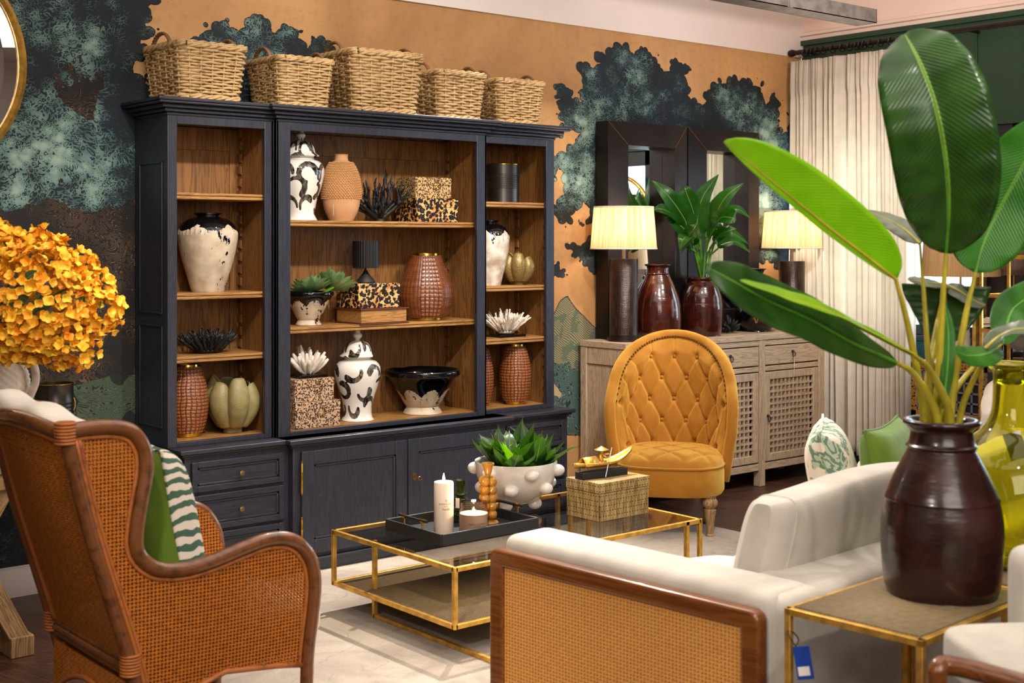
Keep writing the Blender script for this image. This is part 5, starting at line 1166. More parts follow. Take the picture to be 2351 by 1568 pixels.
for j in range(12):
    row = []
    for i in range(80):
        u = i / 79 * 2 - 1; p, n_ = shell(u, j / 11); q = p - n_ * (1 - abs(u) ** 6) * (.030 * math.sin(math.pi * min(1, .15 + .85 * (1 - j / 11))) + .004); q.z = p.z if j else .19; row.append(tuple(q))
    P.append(row)
t = MB().grid(P); t.build('outer_back', velv, VC, sharp=None, fix=False)
rim = [shell(u, 1.0)[0] + shell(u, 1)[1] * .012 for u in np.linspace(-1, 1, 90)]; ef = lambda q, z: Vector((q.x * (.84 + .16 * (z - .2) / .34), q.y - .004 + .03 * (.54 - z), z)); end0 = [ef(rim[0], z) for z in (.22, .32, .43, .50)]; end1 = [ef(rim[-1], z) for z in (.50, .43, .32, .22)]
t = MB().tube(end0 + rim + end1, .033, 12); t.build('padded_rim', velv, VC, sharp=None, fix=False)
t = MB()
for k in range(58): u = -.97 + 1.94 * k / 57; p, n_ = shell(u, 1.); q = p + n_ * (.012 + .033) - Vector((0, 0, .008)); t.sphere(tuple(q), .0070, 10, 8)
t.build('nail_head_trim', plain('dark_brass_nails', '#6a5030', .3, .9), VC, sharp=None)
for r_ in range(0, 4):
    o_ = 0. if r_ % 2 else .0825; zz = .52 + .125 * r_
    for k in range(-3, 4):
        xx = k * .165 + o_
        if abs(xx) > .26: continue
        u = xx / .56; p, n_ = shell(u, 0); lo_, hi_ = 0, 1
        for _ in range(20):
            md = (lo_ + hi_) / 2
            if shell(u, md)[0].z < zz: lo_ = md
            else: hi_ = md
        p, n_ = shell(u, lo_); MB().sphere(tuple(p + n_ * .046), .0105, 12, 8, (1, 1, 1)).build('button', velv, VC, sharp=None)
def seatpt(a, r_): x = .30 * r_ * math.cos(a); y = .30 * r_ * math.sin(a); k = abs(math.cos(a)) ** 3 + abs(math.sin(a)) ** 3; k = k ** (-1 / 3.2); return x * k * 1.02, y * k - .03
P = []
for i in range(40):
    q = i / 39; row = []
    for j in range(120):
        a = j / 120 * 2 * math.pi; x, y = seatpt(a, q); ed = math.sqrt(max(0, 1 - q ** 5)); g = .5 + .5 * math.cos((x + y * .9) / .095 * math.pi) * math.cos((x - y * .9) / .095 * math.pi); cr_ = min(abs(math.sin((x + y * .9) / .19 * math.pi * 1)), abs(math.sin((x - y * .9) / .19 * math.pi)))
        z = .325 + .085 * ed - .020 * (1 - min(1, cr_ * 3.2)) * ed; row.append((x, y, z))
    P.append(row)
t = MB().grid(P, cv=True); t.build('tufted_seat', velv, VC, sharp=None, fix=False)
t = MB(); P = []
for z, k in ((.165, .97), (.18, 1.0), (.30, 1.0), (.325, .985)): P.append([(seatpt(j / 100 * 2 * math.pi, k)[0], seatpt(j / 100 * 2 * math.pi, k)[1], z) for j in range(100)])
t.grid(P, cv=True); t.build('seat_skirt', velv, VC, sharp=None)
t = MB().tube([(seatpt(j / 100 * 2 * math.pi, 1.0)[0], seatpt(j / 100 * 2 * math.pi, 1.0)[1], .325) for j in range(100)], .006, 6, closed=True); t.build('piping', velv, VC, sharp=None)
for x, y in ((-.23, -.24), (.23, -.24), (-.2, .2), (.2, .2)):
    t = MB().lathe([(.022, -.067), (.025, -.05), (.018, -.04), (.024, .02), (.033, .08), (.034, .092), (.026, .10), (.040, .115), (.044, .130), (.040, .145), (.030, .156), (.037, .168), (.040, .175)], 20, (x, y, 0)); t.build('leg', M['rust'], VC)
# ---------------------------------------------------------------- sofa
SO = thing('sofa', 'off white linen sofa with cane panelled walnut arm, seen from behind', 'sofa', (2.685, 2.18, .014), R(4.3))
DL, LN, AH = 1.005, 2.25, .64
def cushion(mb, c, d, puff=.35, n=22, rot=None, flat=0.):
    """soft rounded block"""
    P = []
    e1, e2 = .28, .30
    for i in range(n + 1):
        b = -math.pi / 2 + math.pi * i / n; row = []
        for j in range(2 * n):
            a = 2 * math.pi * j / (2 * n); f = lambda w_, e: math.copysign(abs(w_) ** e, w_)
            x = f(math.cos(b), e1) * f(math.cos(a), e2); y = f(math.cos(b), e1) * f(math.sin(a), e2); z = f(math.sin(b), e1 if not flat else flat)
            k = 1 + .10 * (1 - abs(z)) * 0
            v = Vector((x * d[0] / 2, y * d[1] / 2, z * d[2] / 2))
            if rot: v = rot @ v
            row.append(tuple(v + Vector(c)))
        P.append(row)
    mb.grid(P, cv=True, flip=True); return mb
# walnut frame, local X = 0 is the outer face, Y from the back (0) to the front (DL)
fw, ft = .058, .045
def rrect(y0, y1, z0, z1, r_, n=6):
    out = []
    for cy_, cz_, a0 in ((y1 - r_, z1 - r_, 0), (y0 + r_, z1 - r_, 90), (y0 + r_, z0 + r_, 180), (y1 - r_, z0 + r_, 270)): out += arc(cy_, cz_, r_, a0, a0 + 90, n)
    return out
Ro, Ri = rrect(0, DL, .08, AH, .03), rrect(fw, DL - fw, .08 + .05, AH - .05, .004); P = [[(x, q[0], q[1]) for q in rr] for x, rr in ((-ft, Ri), (-ft, Ro), (0, Ro), (0, Ri))]
MB().grid(P, cu=True, cv=True).build('arm_frame', M['brown'], SO, bev=.009, seg=3, sharp=50)
t = MB().grid([[(-ft + .012, y, z) for z in (.12, AH - .05)] for y in (.05, DL - .05)], u=np.array([[.05] * 2, [DL - .05] * 2]), v=np.array([[.12, AH - .05]] * 2)); t.bx(-ft + .014, -.002, .05, DL - .05, .12, AH - .05)
t.build('cane_panel', M['sofacane'], SO, sharp=None)
for x in (-.03, LN): 
    for y in (.03, DL - .06): t = MB().bx(x, x + .04, y, y + .04, 0, .08); t.build('leg', M['brown'], SO, bev=.004)
def rbox(name, x0, x1, y0, y1, z0, z1, rad=.03, mat='linen', par=SO, sub=0, rot=None):
    t = MB().box((0, 0, 0), (x1 - x0, y1 - y0, z1 - z0)); o_ = t.build(name, M[mat], par, loc=((x0 + x1) / 2, (y0 + y1) / 2, (z0 + z1) / 2), rot=rot, bev=rad, seg=5, sharp=60); return o_
rbox('arm', 0, .20, -.01, DL - .01, .10, AH + .038, .035)
rbox('arm', LN - .2, LN, -.01, DL - .01, .10, AH + .038, .035)
rbox('back', .02, LN - .02, -.04, .20, .10, AH + .03, .04)
rbox('seat_base', .19, LN - .19, .18, DL - .02, .10, .30, .02)
t = MB(); 
P = []
for k in range(2):
    x0 = .20 + k * .925; m = MB(); nn = 30; P = []
    for i in range(nn + 1):
        row = []
        for j in range(nn + 1):
            a, b = i / nn * 2 - 1, j / nn * 2 - 1; x = x0 + .46 + a * .46; y = .59 + b * .42; z = .30 + .155 * ((1 - a ** 8) * (1 - b ** 8)) ** .3 + .05 * (1 - a * a) * (1 - b * b) ** .5
            row.append((x, y, z))
        P.append(row)
    m.grid(P).build('seat_cushion', M['linen'], SO, sharp=None)
for k in range(2):
    m = MB(); nn = 40; P = []; x0 = .21 + k * .92; tilt = R(-10)
    for i in range(nn + 1):                      # across
        a = i / nn * 2 - 1; row = []
        for j in range(64):
            q = 2 * math.pi * j / 64; f = lambda w_, e: math.copysign(abs(w_) ** e, w_)
            ed = (1 - abs(a) ** 7) ** .4; yy = f(math.cos(q), .45) * .085 * (.45 + .55 * ed) * (1 + .10 * math.sin(q)) ; zz = f(math.sin(q), .55) * .245 * (.93 + .07 * ed) + .012 * math.sin(a * 3 + 1)
            y = .27 + yy * math.cos(tilt) - zz * math.sin(tilt) * -1 * -1 - 0.0; z = .68 + zz * math.cos(tilt) - .02
            row.append((x0 + .47 + a * .455, .285 + yy - (zz + .245) * .24, .655 + zz * .93))
        P.append(row)
    m.grid(P, cv=True)
    for end in (P[0], P[-1]):
        b0 = m.n; c0 = np.mean(np.array(end), 0); m.add(end + [tuple(c0)], [(i_, (i_ + 1) % 64, 64) for i_ in range(64)])
    m.build('back_cushion', M['linen'], SO, sharp=None)
    for q_ in (P[3], P[-4]): MB().tube(q_, .0035, 6, closed=True).build('seam_piping', M['linen'], SO)
def pillow(name, label, loc, rz, tilt, w_, h_, th_, mat, back=None, lean=0.):
    o_ = thing(name, label, 'cushion', loc, rz); n = 26
    for sgn, mt in ((1, mat), (-1, back or mat)):
        P = []
        for i in range(n + 1):
            row = []
            for j in range(n + 1):
                a, b = i / n * 2 - 1, j / n * 2 - 1; k = ((1 - a ** 4) * (1 - b ** 4)) ** .5; pin = 1 - .07 * (1 - min(abs(a), abs(b)) ** 2) * max(abs(a), abs(b)) ** 3
                row.append((a * w_ / 2 * pin, sgn * -th_ / 2 * k, (b * pin + 1) * h_ / 2))
            P.append(row)
        MB().grid(P).build('cover_front' if sgn > 0 else 'cover_back', mt, o_, sharp=None, rot=(tilt, lean, 0))
    e = [(a * w_ / 2 * (1 - .07 * (1 - b * b)), 0, (b * (1 - .07 * (1 - a * a)) + 1) * h_ / 2) for a, b in [(x, -1) for x in np.linspace(-1, 1, 14)] + [(1, x) for x in np.linspace(-1, 1, 14)] + [(x, 1) for x in np.linspace(1, -1, 14)] + [(-1, x) for x in np.linspace(1, -1, 14)]]
    MB().tube(e, .005, 6, closed=True).build('piping', mat, o_, rot=(tilt, lean, 0)); return o_
lp = MT('leaf_print_linen', '#d8cdb8', .9); _p = lp.pos(); _n = lp.noise(_p, 5, 3, .5, 2.); _v = ((_n * 9).fr() - .5).ab() * 2; _w = lp.noise(_p, 7, 2, .5, 1.5)
lp.set('Base Color', lp.mix(_w.gt(.50), '#d9cbb8', lp.mix(_v.gt(.5), '#5f7a66', '#a8b39a'))); M['leafp'] = lp
zb = MT('zebra_print_linen', '#dccfbd', .9); _p = zb.pos(); _x, _y, _z = zb.sep(_p); _w = ((_z * 26 + _x * 6 + zb.noise(_p, 6, 3) * 3.2 + (_x * 30).m('SINE') * .2).fr() - .5).ab() * 2
zb.set('Base Color', zb.mix(_w.gt(.52), '#d9ccba', '#3f5d48')); M['zebra'] = zb
pillow('throw_cushion', 'leaf printed cushion at the far end of the white sofa', (3.93, 2.80, .47), R(35), R(-14), .50, .50, .17, M['leafp'])
pillow('throw_cushion', 'green patterned cushion behind the brown pot on the white sofa', (4.08, 2.66, .49), R(20), R(-14), .46, .48, .15, M['velvetg'])

# ---------------------------------------------------------------- pair of side tables behind the sofa
def stable(label, x, y, rz, w_, dp):
    o_ = thing('side_table', label, 'side table', (x, y, 0), rz, 'gold framed side tables'); s_ = .0085; H_ = .70; t = MB()
    for y_ in (s_, dp - s_): t.bx(0, w_, y_ - s_, y_ + s_, H_ - 2 * s_, H_)
    for x_ in (s_, w_ - s_): t.bx(x_ - s_, x_ + s_, 0, dp, H_ - 2 * s_, H_)
    for x_ in (s_, w_ - s_): t.bx(x_ - s_, x_ + s_, 0, dp, .0, 2 * s_)
    t.build('gold_frame', M['gold'], o_, bev=.0015)
    for x_ in (s_, w_ - s_):
        for y_ in (s_, dp - s_): MB().bx(x_ - s_, x_ + s_, y_ - s_, y_ + s_, 0, H_ - s_).build('leg', M['gold'], o_, bev=.0015)
    a, b = s_ * 2, w_ - s_ * 2; c_, d_ = s_ * 2, dp - s_ * 2
    t = MB().grid([[(q, r_, H_ - .003) for r_ in (c_, d_)] for q in (a, b)], u=np.array([[a] * 2, [b] * 2]), v=np.array([[c_, d_]] * 2)); o2 = t.build('woven_top', M['mesh'], o_, sharp=None); q = o2.modifiers.new('thickness', 'SOLIDIFY'); q.thickness = .006; return o_
stable('gold framed side table with woven top carrying the dark oxblood pot', 2.622, 1.688, R(3.3), .565, .375)
stable('gold framed side table at the right edge carrying the green glass demijohn', 3.20, 1.722, R(3.3), .565, .375)
tg = thing('price_tag', 'blue swing tag tied to the corner of the side table', 'tag', (2.606, 2.030, .685)); vdir = math.atan2(2.03, 2.61)
MB().box((0, 0, -.115), (.003, .040, .082)).build('card', M['blue'], tg, rot=(R(-9), 0, vdir), bev=.001)
MB().box((-.0025, .002, -.135), (.001, .028, .022)).build('label_sticker', M['paper'], tg, rot=(R(-9), 0, vdir))
MB().tube(smooth([(0, 0, -.075), (-.012, .008, -.055), (-.008, .02, -.04), (.006, .012, -.045), (.01, 0, -.06), (-.012, -.012, -.065)], 5), .0018, 5).build('string', M['black'], tg)
# foreground pot
PX, PY = 3.015, 1.885
jar('oxblood_pot', 'large dark oxblood pot on the near side table, holding the banana plant', PX, PY, .70, [(0, 0), (.126, 0), (.136, .006), (.144, .03), (.150, .09), (.152, .16), (.149, .205), (.142, .243), (.143, .248), (.132, .275), (.115, .312), (.098, .345), (.087, .366), (.084, .374), (.090, .380), (.083, .388), (.078, .41), (.079, .422), (.093, .434), (.097, .440), (.093, .447), (.078, .445), (.068, .42), (.072, .37), (.12, .27), (.12, .05), (0, .03)], M['oxb2'], 80)
# banana plant: every leaf stands at its own distance round the pot
BP = thing('banana_plant', 'artificial banana plant with big paddle leaves in the dark pot', 'plant', (PX, PY, 1.12)); bp = Vector((PX, PY, 1.12)); D0 = ray(0, 0) and (PX * FX + PY * FY)
VW = Vector((-.85, -.53, .05))
def bleaf(mid, wpx, mat, deps, prof=None, nrm=None, lw=1., rw=1., fold=.12, ripple=.02, nr=5, curl=.1, base=None, stalk=.008, smat='stem'):
    n = len(mid); pts = [atD(*m_, d_) for m_, d_ in zip(mid, deps)]; wd = wpx / F * (sum(deps) / n)
    t = MB(); leaf(t, [p - bp for p in pts], wd, nrm or VW, fold, 40, 14, ripple, nr, prof, lw, rw, curl); ob = t.build('leaf', M[mat], BP, sharp=None, fix=False); q = ob.modifiers.new('thickness', 'SOLIDIFY'); q.thickness = .0012
    path = smooth(pts, 8); MB().tube([Vector(p) - bp + Vector((.0, .0, .0)) for p in path], np.linspace(.0055, .0015, len(path)), 6).build('midrib', M['stemg' if mat in ('leaf', 'leafm') else smat], ob)
    if base:
        b0 = Vector((PX + base[0], PY + base[1], .99)); m1 = Vector((PX + base[0] * 1.3, PY + base[1] * 1.3, 1.16)); e = pts[0]; mm = m1.lerp(e, .55) + Vector((0, 0, .03))
        pp = smooth([b0, m1, mm, e], 8); MB().tube([Vector(p) - bp for p in pp], np.linspace(stalk * 1.9, stalk * .6, len(pp)), 10).build('stalk', M[smat], BP)
oval = lambda t: max(.012, (1 - abs(2 * t ** .9 - 1) ** 2.2)) ** .56
bleaf([(2172, 580), (2178, 480), (2172, 370), (2150, 250), (2115, 150), (2078, 78)], 118, 'leaf', [3.35, 3.3, 3.26, 3.24, 3.27, 3.34], lambda t: max(.012, (1 - abs(2 * t ** 1.0 - 1) ** 2.6)) ** .54, base=(.0, .01), fold=.22, ripple=.03, nr=8)
bleaf([(2056, 640), (1985, 585), (1900, 520), (1820, 455), (1740, 390), (1662, 325)], 92, 'leafl', [3.3, 3.26, 3.2, 3.15, 3.1, 3.06], oval, nrm=(-.80, -.5, -.2), lw=.16, rw=1.0, base=(-.03, .02), fold=.05, ripple=.01, curl=.02)
bleaf([(2240, 625), (2258, 560), (2290, 490), (2330, 415), (2370, 340), (2400, 270)], 92, 'leafm', [3.4, 3.4, 3.4, 3.38, 3.36, 3.34], oval, base=(.03, .0), fold=.12)
bleaf([(2112, 560), (2080, 530), (2040, 505), (1990, 484)], 34, 'leafg', [3.5, 3.55, 3.6, 3.64], oval, nrm=(-.3, -.2, .93), base=(.01, .03), fold=.1, stalk=.006)
bleaf([(2056, 832), (1960, 790), (1860, 735), (1760, 690), (1690, 650), (1622, 612)], 62, 'leaf', [3.26, 3.15, 3.05, 2.98, 2.93, 2.9], oval, nrm=(-.72, -.40, .45), base=(-.035, -.01), fold=.15, ripple=.03)
bleaf([(2098, 815), (2000, 765), (1900, 715), (1800, 680), (1700, 645)], 30, 'leafl', [3.22, 3.12, 3.02, 2.96, 2.9], oval, nrm=(-.5, -.3, .80), base=(-.02, -.03), fold=.3, ripple=.03)
bleaf([(2172, 655), (2170, 705), (2162, 760), (2150, 820)], 98, 'leaf', [3.58, 3.57, 3.56, 3.55], lambda t: max(.05, 1 - t ** 1.6), base=(.01, .045), fold=.1)
bleaf([(2172, 655), (2150, 652), (2120, 648), (2085, 642)], 26, 'leafg', [3.57, 3.55, 3.53, 3.52], oval, nrm=(-.4, -.3, .85), fold=.1)
bleaf([(2172, 655), (2200, 668), (2235, 690), (2262, 702)], 30, 'leafg', [3.57, 3.55, 3.54, 3.53], oval, nrm=(-.4, -.3, .85), fold=.1)
bleaf([(2292, 800), (2262, 815), (2225, 818), (2192, 808)], 34, 'leafm', [3.3, 3.22, 3.16, 3.12], oval, nrm=(-.7, -.45, .5), base=(.035, -.02), fold=.1, stalk=.006)
bleaf([(2262, 800), (2300, 770), (2345, 755), (2420, 770)], 32, 'leafg', [3.26, 3.25, 3.22, 3.2], oval, nrm=(-.4, -.25, .88), fold=.25)
bleaf([(2300, 790), (2320, 720), (2350, 690), (2420, 640)], 44, 'leafm', [3.5, 3.55, 3.6, 3.65], oval, base=(.045, .02), fold=.12, stalk=.006)
bleaf([(2165, 930), (2175, 850), (2178, 770), (2170, 700)], 15, 'leafm', [3.36, 3.37, 3.38, 3.4], oval, fold=.4)
# demijohn
DX, DY = 3.455, 1.945
dj = jar('glass_demijohn', 'large yellow green glass demijohn behind the oxblood pot', DX, DY, .705, [(0, .004), (.12, .004), (.150, .02), (.176, .07), (.188, .14), (.186, .21), (.165, .28), (.118, .335), (.072, .375), (.050, .42), (.045, .48), (.046, .53), (.056, .545), (.058, .556), (.05, .56), (.040, .555), (.040, .50)], M['demi'], 80)
q = dj.children[0].modifiers.new('thickness', 'SOLIDIFY'); q.thickness = .005; q.offset = -1
tg = MB().box((0, 0, 0), (.0015, .048, .075)); tg.build('swing_tag', M['paper'], dj, loc=(-.058, -.050, .335), rot=(R(-18), 0, math.atan2(DY, DX)))
# ---------------------------------------------------------------- armchair in the bottom right corner
AC = thing('wooden_armchair', 'pale upholstered chair with curved walnut frame in the bottom right corner', 'armchair', (2.62, 1.20, 0), R(3))
ao = Vector((2.62, 1.20, 0)); AR = Matrix.Rotation(R(-3), 3, 'Z')
def al(px, py, d_): return AR @ (atD(px, py, d_) - ao)
q = [al(2152, 1640, 2.62), al(2151, 1575, 2.62), al(2154, 1538, 2.62), al(2175, 1527, 2.63), al(2260, 1545, 2.60), al(2380, 1580, 2.55), al(2520, 1625, 2.5)]; q = [Vector((q[0].x, q[0].y, 0)), Vector((q[0].x, q[0].y, .4))] + q
MB().tube(smooth(q, 6), .020, 10).build('walnut_frame', M['brown'], AC, sharp=None)
c0 = al(2470, 1530, 2.78); MB_ = MB(); cushion(MB_, tuple(c0), (.48, .34, .11), rot=Matrix.Rotation(R(-38), 3, 'Z')); MB_.build('seat_upholstery', M['linen'], AC, sharp=None)
c1 = al(2455, 1385, 2.98); MB_ = MB(); cushion(MB_, tuple(c1), (.26, .10, .26), rot=Matrix.Rotation(R(-38), 3, 'Z')); MB_.build('backrest', M['linen'], AC, sharp=None)
for c_ in (al(2600, 1500, 3.0), al(2560, 1500, 2.5)): MB().tube([(c_.x, c_.y, 0), (c_.x, c_.y, c0.z - .04)], .02, 8).build('leg', M['brown'], AC)
# ---------------------------------------------------------------- rattan wing chair
YN, YF2 = 3.54, 4.12
WC = thing('rattan_wing_chair', 'rattan wing chair with woven cane sides and back, turned towards the coffee table', 'armchair', (1.85, 3.83, 0)); wx, wy = 1.85, 3.83
def sidept(px, py): p = atY(px, py, YN); return (p.x - wx, p.z)
post = [sidept(*q) for q in ((150, 992), (178, 1110), (215, 1250), (262, 1400), (305, 1545))]; post += [(post[-1][0] + .02, .25), (post[-1][0] + .0, 0.0)]
rail = [sidept(*q) for q in ((150, 990), (205, 982), (262, 980), (305, 992), (330, 1030), (334, 1080), (322, 1150), (312, 1215), (312, 1258), (330, 1288), (365, 1305), (420, 1302), (480, 1282), (545, 1255), (600, 1235), (645, 1232), (680, 1248), (704, 1285), (713, 1335), (711, 1400), (706, 1480), (704, 1568))]
rail += [(rail[-1][0] - .01, .16), (rail[-1][0] - .015, 0.)]
postS = [tuple(p[:2]) for p in smooth([(a, b, 0) for a, b in post], 6)]; railS = [tuple(p[:2]) for p in smooth([(a, b, 0) for a, b in rail], 6)]
inner = [p for p in railS if p[1] > .28]; poly_side = inner + [(inner[-1][0] - .1, .31), (inner[-1][0] - .28, .33), (inner[-1][0] - .45, .28)] + [p for p in postS[::-1] if p[1] > .30]
def bulge(x, z): return -.030 * max(0, math.sin(max(0, min(1, (z - .3) / .8)) * math.pi)) * max(0, min(1, (x + .35) / .3)) 
def side_panel(y, sgn):
    t = bmesh.new(); d_ = .012; xs = [p[0] for p in poly_side]; zs = [p[1] for p in poly_side]
    gx = np.arange(min(xs), max(xs) + d_, d_); gz = np.arange(min(zs), max(zs) + d_, d_); A, B = np.meshgrid(gx, gz, indexing='ij'); sdv = poly_sd(A, B, poly_side); mb = MB(); V = []; U_ = []; idx = {}
    for i in range(len(gx)):
        for j in range(len(gz)):
            if sdv[i, j] > -.009: idx[i, j] = len(V); V.append((gx[i], y + sgn * bulge(gx[i], gz[j]), gz[j])); U_.append((gx[i], gz[j]))
    Fc = [(idx[i, j], idx[i + 1, j], idx[i + 1, j + 1], idx[i, j + 1]) for i in range(len(gx) - 1) for j in range(len(gz) - 1) if all(k in idx for k in ((i, j), (i + 1, j), (i + 1, j + 1), (i, j + 1)))]
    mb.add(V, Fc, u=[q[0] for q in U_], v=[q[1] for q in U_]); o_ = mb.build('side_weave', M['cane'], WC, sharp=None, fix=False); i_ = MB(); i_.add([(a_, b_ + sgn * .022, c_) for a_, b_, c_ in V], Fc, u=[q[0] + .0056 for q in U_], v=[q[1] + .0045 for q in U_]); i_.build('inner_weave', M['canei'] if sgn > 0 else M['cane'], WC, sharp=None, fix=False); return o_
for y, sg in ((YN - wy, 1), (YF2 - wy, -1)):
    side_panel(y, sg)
    P3 = lambda pl, off=0.: [(p[0], y + sg * bulge(p[0], p[1]) + off, p[1]) for p in pl]
    MB().tube(P3(postS), .021, 12).build('rear_post', M['rattan'], WC, sharp=None)
    MB().tube(P3(railS), [.021] * len(railS), 12).build('arm_rail', M['rattan'], WC, sharp=None)
    ins = []
    for i, p in enumerate(inner):
        a = inner[max(0, i - 1)]; b = inner[min(len(inner) - 1, i + 1)]; dx, dz = b[0] - a[0], b[1] - a[1]; l = math.hypot(dx, dz) or 1; ins.append((p[0] + dz / l * .028, p[1] - dx / l * .028))
    t = MB().tube(P3(ins[2:]), .0065, 6)
    pin = [(p[0] + .032, p[1]) for p in postS if .3 < p[1] < 1.06]; t.tube(P3(pin), .0075, 6); pin = [(p[0] + .018, p[1]) for p in postS if .3 < p[1] < 1.06]; t.tube([(q[0], q[1] - sg * .014, q[2]) for q in P3(pin)], .006, 6)
    bt = poly_side[len(inner) - 1:len(inner) + 3]; t.tube(P3([(p[0], p[1]) for p in bt]), .009, 6)
    t.build('cane_binding', M['bind'], WC, sharp=None)
    for zc in (.985 + .09, .40):
        t = MB(); c_ = min(postS, key=lambda p: abs(p[1] - zc)); 
        for k in range(7): aa = np.linspace(0, 6.283, 14, endpoint=False); t.tube([(c_[0] + .026 * math.cos(q), y + .026 * math.sin(q), c_[1] - .03 + k * .009) for q in aa], .0048, 5, closed=True)
        t.build('wrapped_joint', M['bind'], WC, sharp=None)
# back panel between the posts
pb_ = [p for p in postS if .40 <= p[1] <= 1.07]; nb = 30; P = []; U_ = []; V_ = []
L = 0; prev = pb_[0]
for p in pb_:
    L += math.hypot(p[0] - prev[0], p[1] - prev[1]); prev = p; row = []; cr_ = max(0, p[1] - 1.0)
    for j in range(nb + 1): s_ = j / nb; y = (YN - wy) + (YF2 - YN) * s_; bow = -.05 * math.sin(math.pi * s_) * (p[1] - .35); row.append((p[0] + bow, y, p[1] + .028 * math.sin(math.pi * s_) * (1 if p[1] > 1.0 else 0))); U_.append(y); V_.append(L)
    P.append(row)
o_ = MB().grid(P, u=np.array(U_), v=np.array(V_)).build('back_weave', M['caneb'], WC, sharp=None, fix=False)
top = [(p[0], p[1], p[2]) for p in P[0]]; t = MB().tube([(q[0], q[1], q[2] + .012) for q in top], .021, 12); t.build('crest_rail', M['rattan'], WC, sharp=None)
bot = P[-1]; t = MB(); 
for dz_, r_ in ((0, .008), (-.018, .014), (-.036, .008)): t.tube([(q[0], q[1], q[2] + dz_) for q in bot], r_, 8)
t.build('seat_rail', M['rattan'], WC, sharp=None)
t = MB(); t.tube([(q[0] - .004, q[1], q[2] - .012) for q in top], .008, 6); t.tube([(p[0] - .004, YN - wy + .026, p[1]) for p in pb_], .0085, 6); t.tube([(p[0] - .004, YF2 - wy - .026, p[1]) for p in pb_], .0085, 6); t.build('cane_binding', M['bind'], WC, sharp=None)
P = []; U_ = []; V_ = []
for i in range(12):
    z = .355 - i * .016; row = []
    for j in range(31): s_ = j / 30; y = YN - wy + (YF2 - YN) * s_; a = (abs(s_ - .5) * 2); zz = z if i == 0 else .355 - (.355 - z) * (.35 + .65 * a ** 2); row.append((P[0][j][0] if P else bot[j][0], y, zz)); U_.append(y); V_.append(zz)
    P.append(row)
MB().grid(P, u=np.array(U_), v=np.array(V_)).build('apron_weave', M['caneb'], WC, sharp=None, fix=False); MB().tube(P[-1], .009, 8).build('apron_rail', M['bind'], WC, sharp=None)
MB().bx(post[4][0] + .02, .30, YN - wy + .03, YF2 - wy - .03, .33, .35).build('seat_frame', M['rattan'], WC)
rbox('seat_cushion', post[4][0] + .03, .37, YN - wy + .04, YF2 - wy - .04, .355, .47, .04, 'linenw', WC)
hc = thing('headrest_cushion', 'white headrest cushion flopped over the top of the rattan wing chair', 'cushion', (1.42, 3.87, 1.085), R(92)); P = []
for i in range(29):
    a = i / 28 * 2 - 1; row = []
    for j in range(33):
        q = j / 32 * 2 * math.pi; e = (1 - abs(a) ** 5) ** .4; f = lambda w_, e_: math.copysign(abs(w_) ** e_, w_); row.append((-a * .31, .050 * f(math.cos(q), .7) * (.3 + .7 * e) + .012, .012 - .008 * a + .008 * math.sin(a * 7) + (.036 * e * f(math.sin(q), .7)) * (1.0 - .38 * a)))
    P.append(row)
MB().grid(P).build('cover', M['linenw'], hc, sharp=None)
pillow('throw_cushion', 'cushion with zebra striped front and olive velvet back leaning in the rattan wing chair', (1.80, 3.83, .475), R(84), R(-11), .50, .53, .22, M['zebra'], M['velvetg'])

# ---------------------------------------------------------------- left trestle table and what stands on it
TT_ = thing('trestle_table', 'weathered pine table with crossed trestle legs at the left edge', 'table', (1.2, 5.5, 0))
MB().bx(-1.6, 1.15, -.40, .44, .655, .70).build('tabletop', M['rust'], TT_, bev=.004)
for xf, sg in ((.61, 1), (-1.62, -1)):
    MB().bx(xf - .045, xf + .045, -.39, .42, 0, .08).build('foot', M['rust'], TT_, bev=.004)
    for yy in (-.35, .38):
        for (xa, xb, q) in ((xf, xf - sg * .30, .0), (xf - sg * .40, xf - sg * .06, .002)):
            L_ = math.hypot(xb - xa, .60); MB().box((0, 0, 0), (.075, .06 - q, L_ + .03)).build('crossed_brace', M['rust'], TT_, loc=((xa + xb) / 2, yy + q, .36), rot=(0, math.atan2(xb - xa, .60), 0), bev=.004)
MB().bx(-1.5, .50, -.01, .05, .30, .37).build('stretcher', M['rust'], TT_, bev=.004)
vz = .70
wt = fabric('cast_white_ceramic', '#dfd2c2', .7, 300, .03, 0, .1)
o = thing('knobbly_vase', 'cream embossed double gourd vase with flared rim, holding yellow flowers', 'vase', (1.745, 5.29, vz)); o.scale = (1, 1, 1.1); pr = jarprof([(.10, 0), (.125, .01), (.150, .05), (.158, .11), (.15, .17), (.125, .215), (.112, .235), (.135, .27), (.148, .31), (.138, .36), (.108, .395), (.085, .42), (.095, .45), (.122, .478), (.118, .482), (.08, .43), (.09, .35), (0, .3)], 6)
n = 96; a = np.linspace(0, 6.2832, n, endpoint=False); P = []
for i, (r_, z) in enumerate(pr):
    kb = .005 * np.cos(a * 24) * math.cos(z * 220) * (z < .40) * (i < len(pr) * .75); P.append(np.stack([(r_ + kb) * np.cos(a), (r_ + kb) * np.sin(a), np.full(n, z)], -1))
MB().grid(np.array(P), cv=True, flip=True).build('body', wt, o, sharp=None)
for s_ in (0, 1, 2, 3): aa = s_ * math.pi / 2 - .75; MB().tube(smooth([(.10 * math.cos(aa), .10 * math.sin(aa), .42), (.165 * math.cos(aa), .165 * math.sin(aa), .40), (.185 * math.cos(aa), .185 * math.sin(aa), .33), (.15 * math.cos(aa), .15 * math.sin(aa), .25)], 6), .016, 8).build('loop_handle', wt, o, sharp=None)
bucket('black metal planter with gold rim behind the cream vase', 2.125, 5.62, vz, .080, .295)
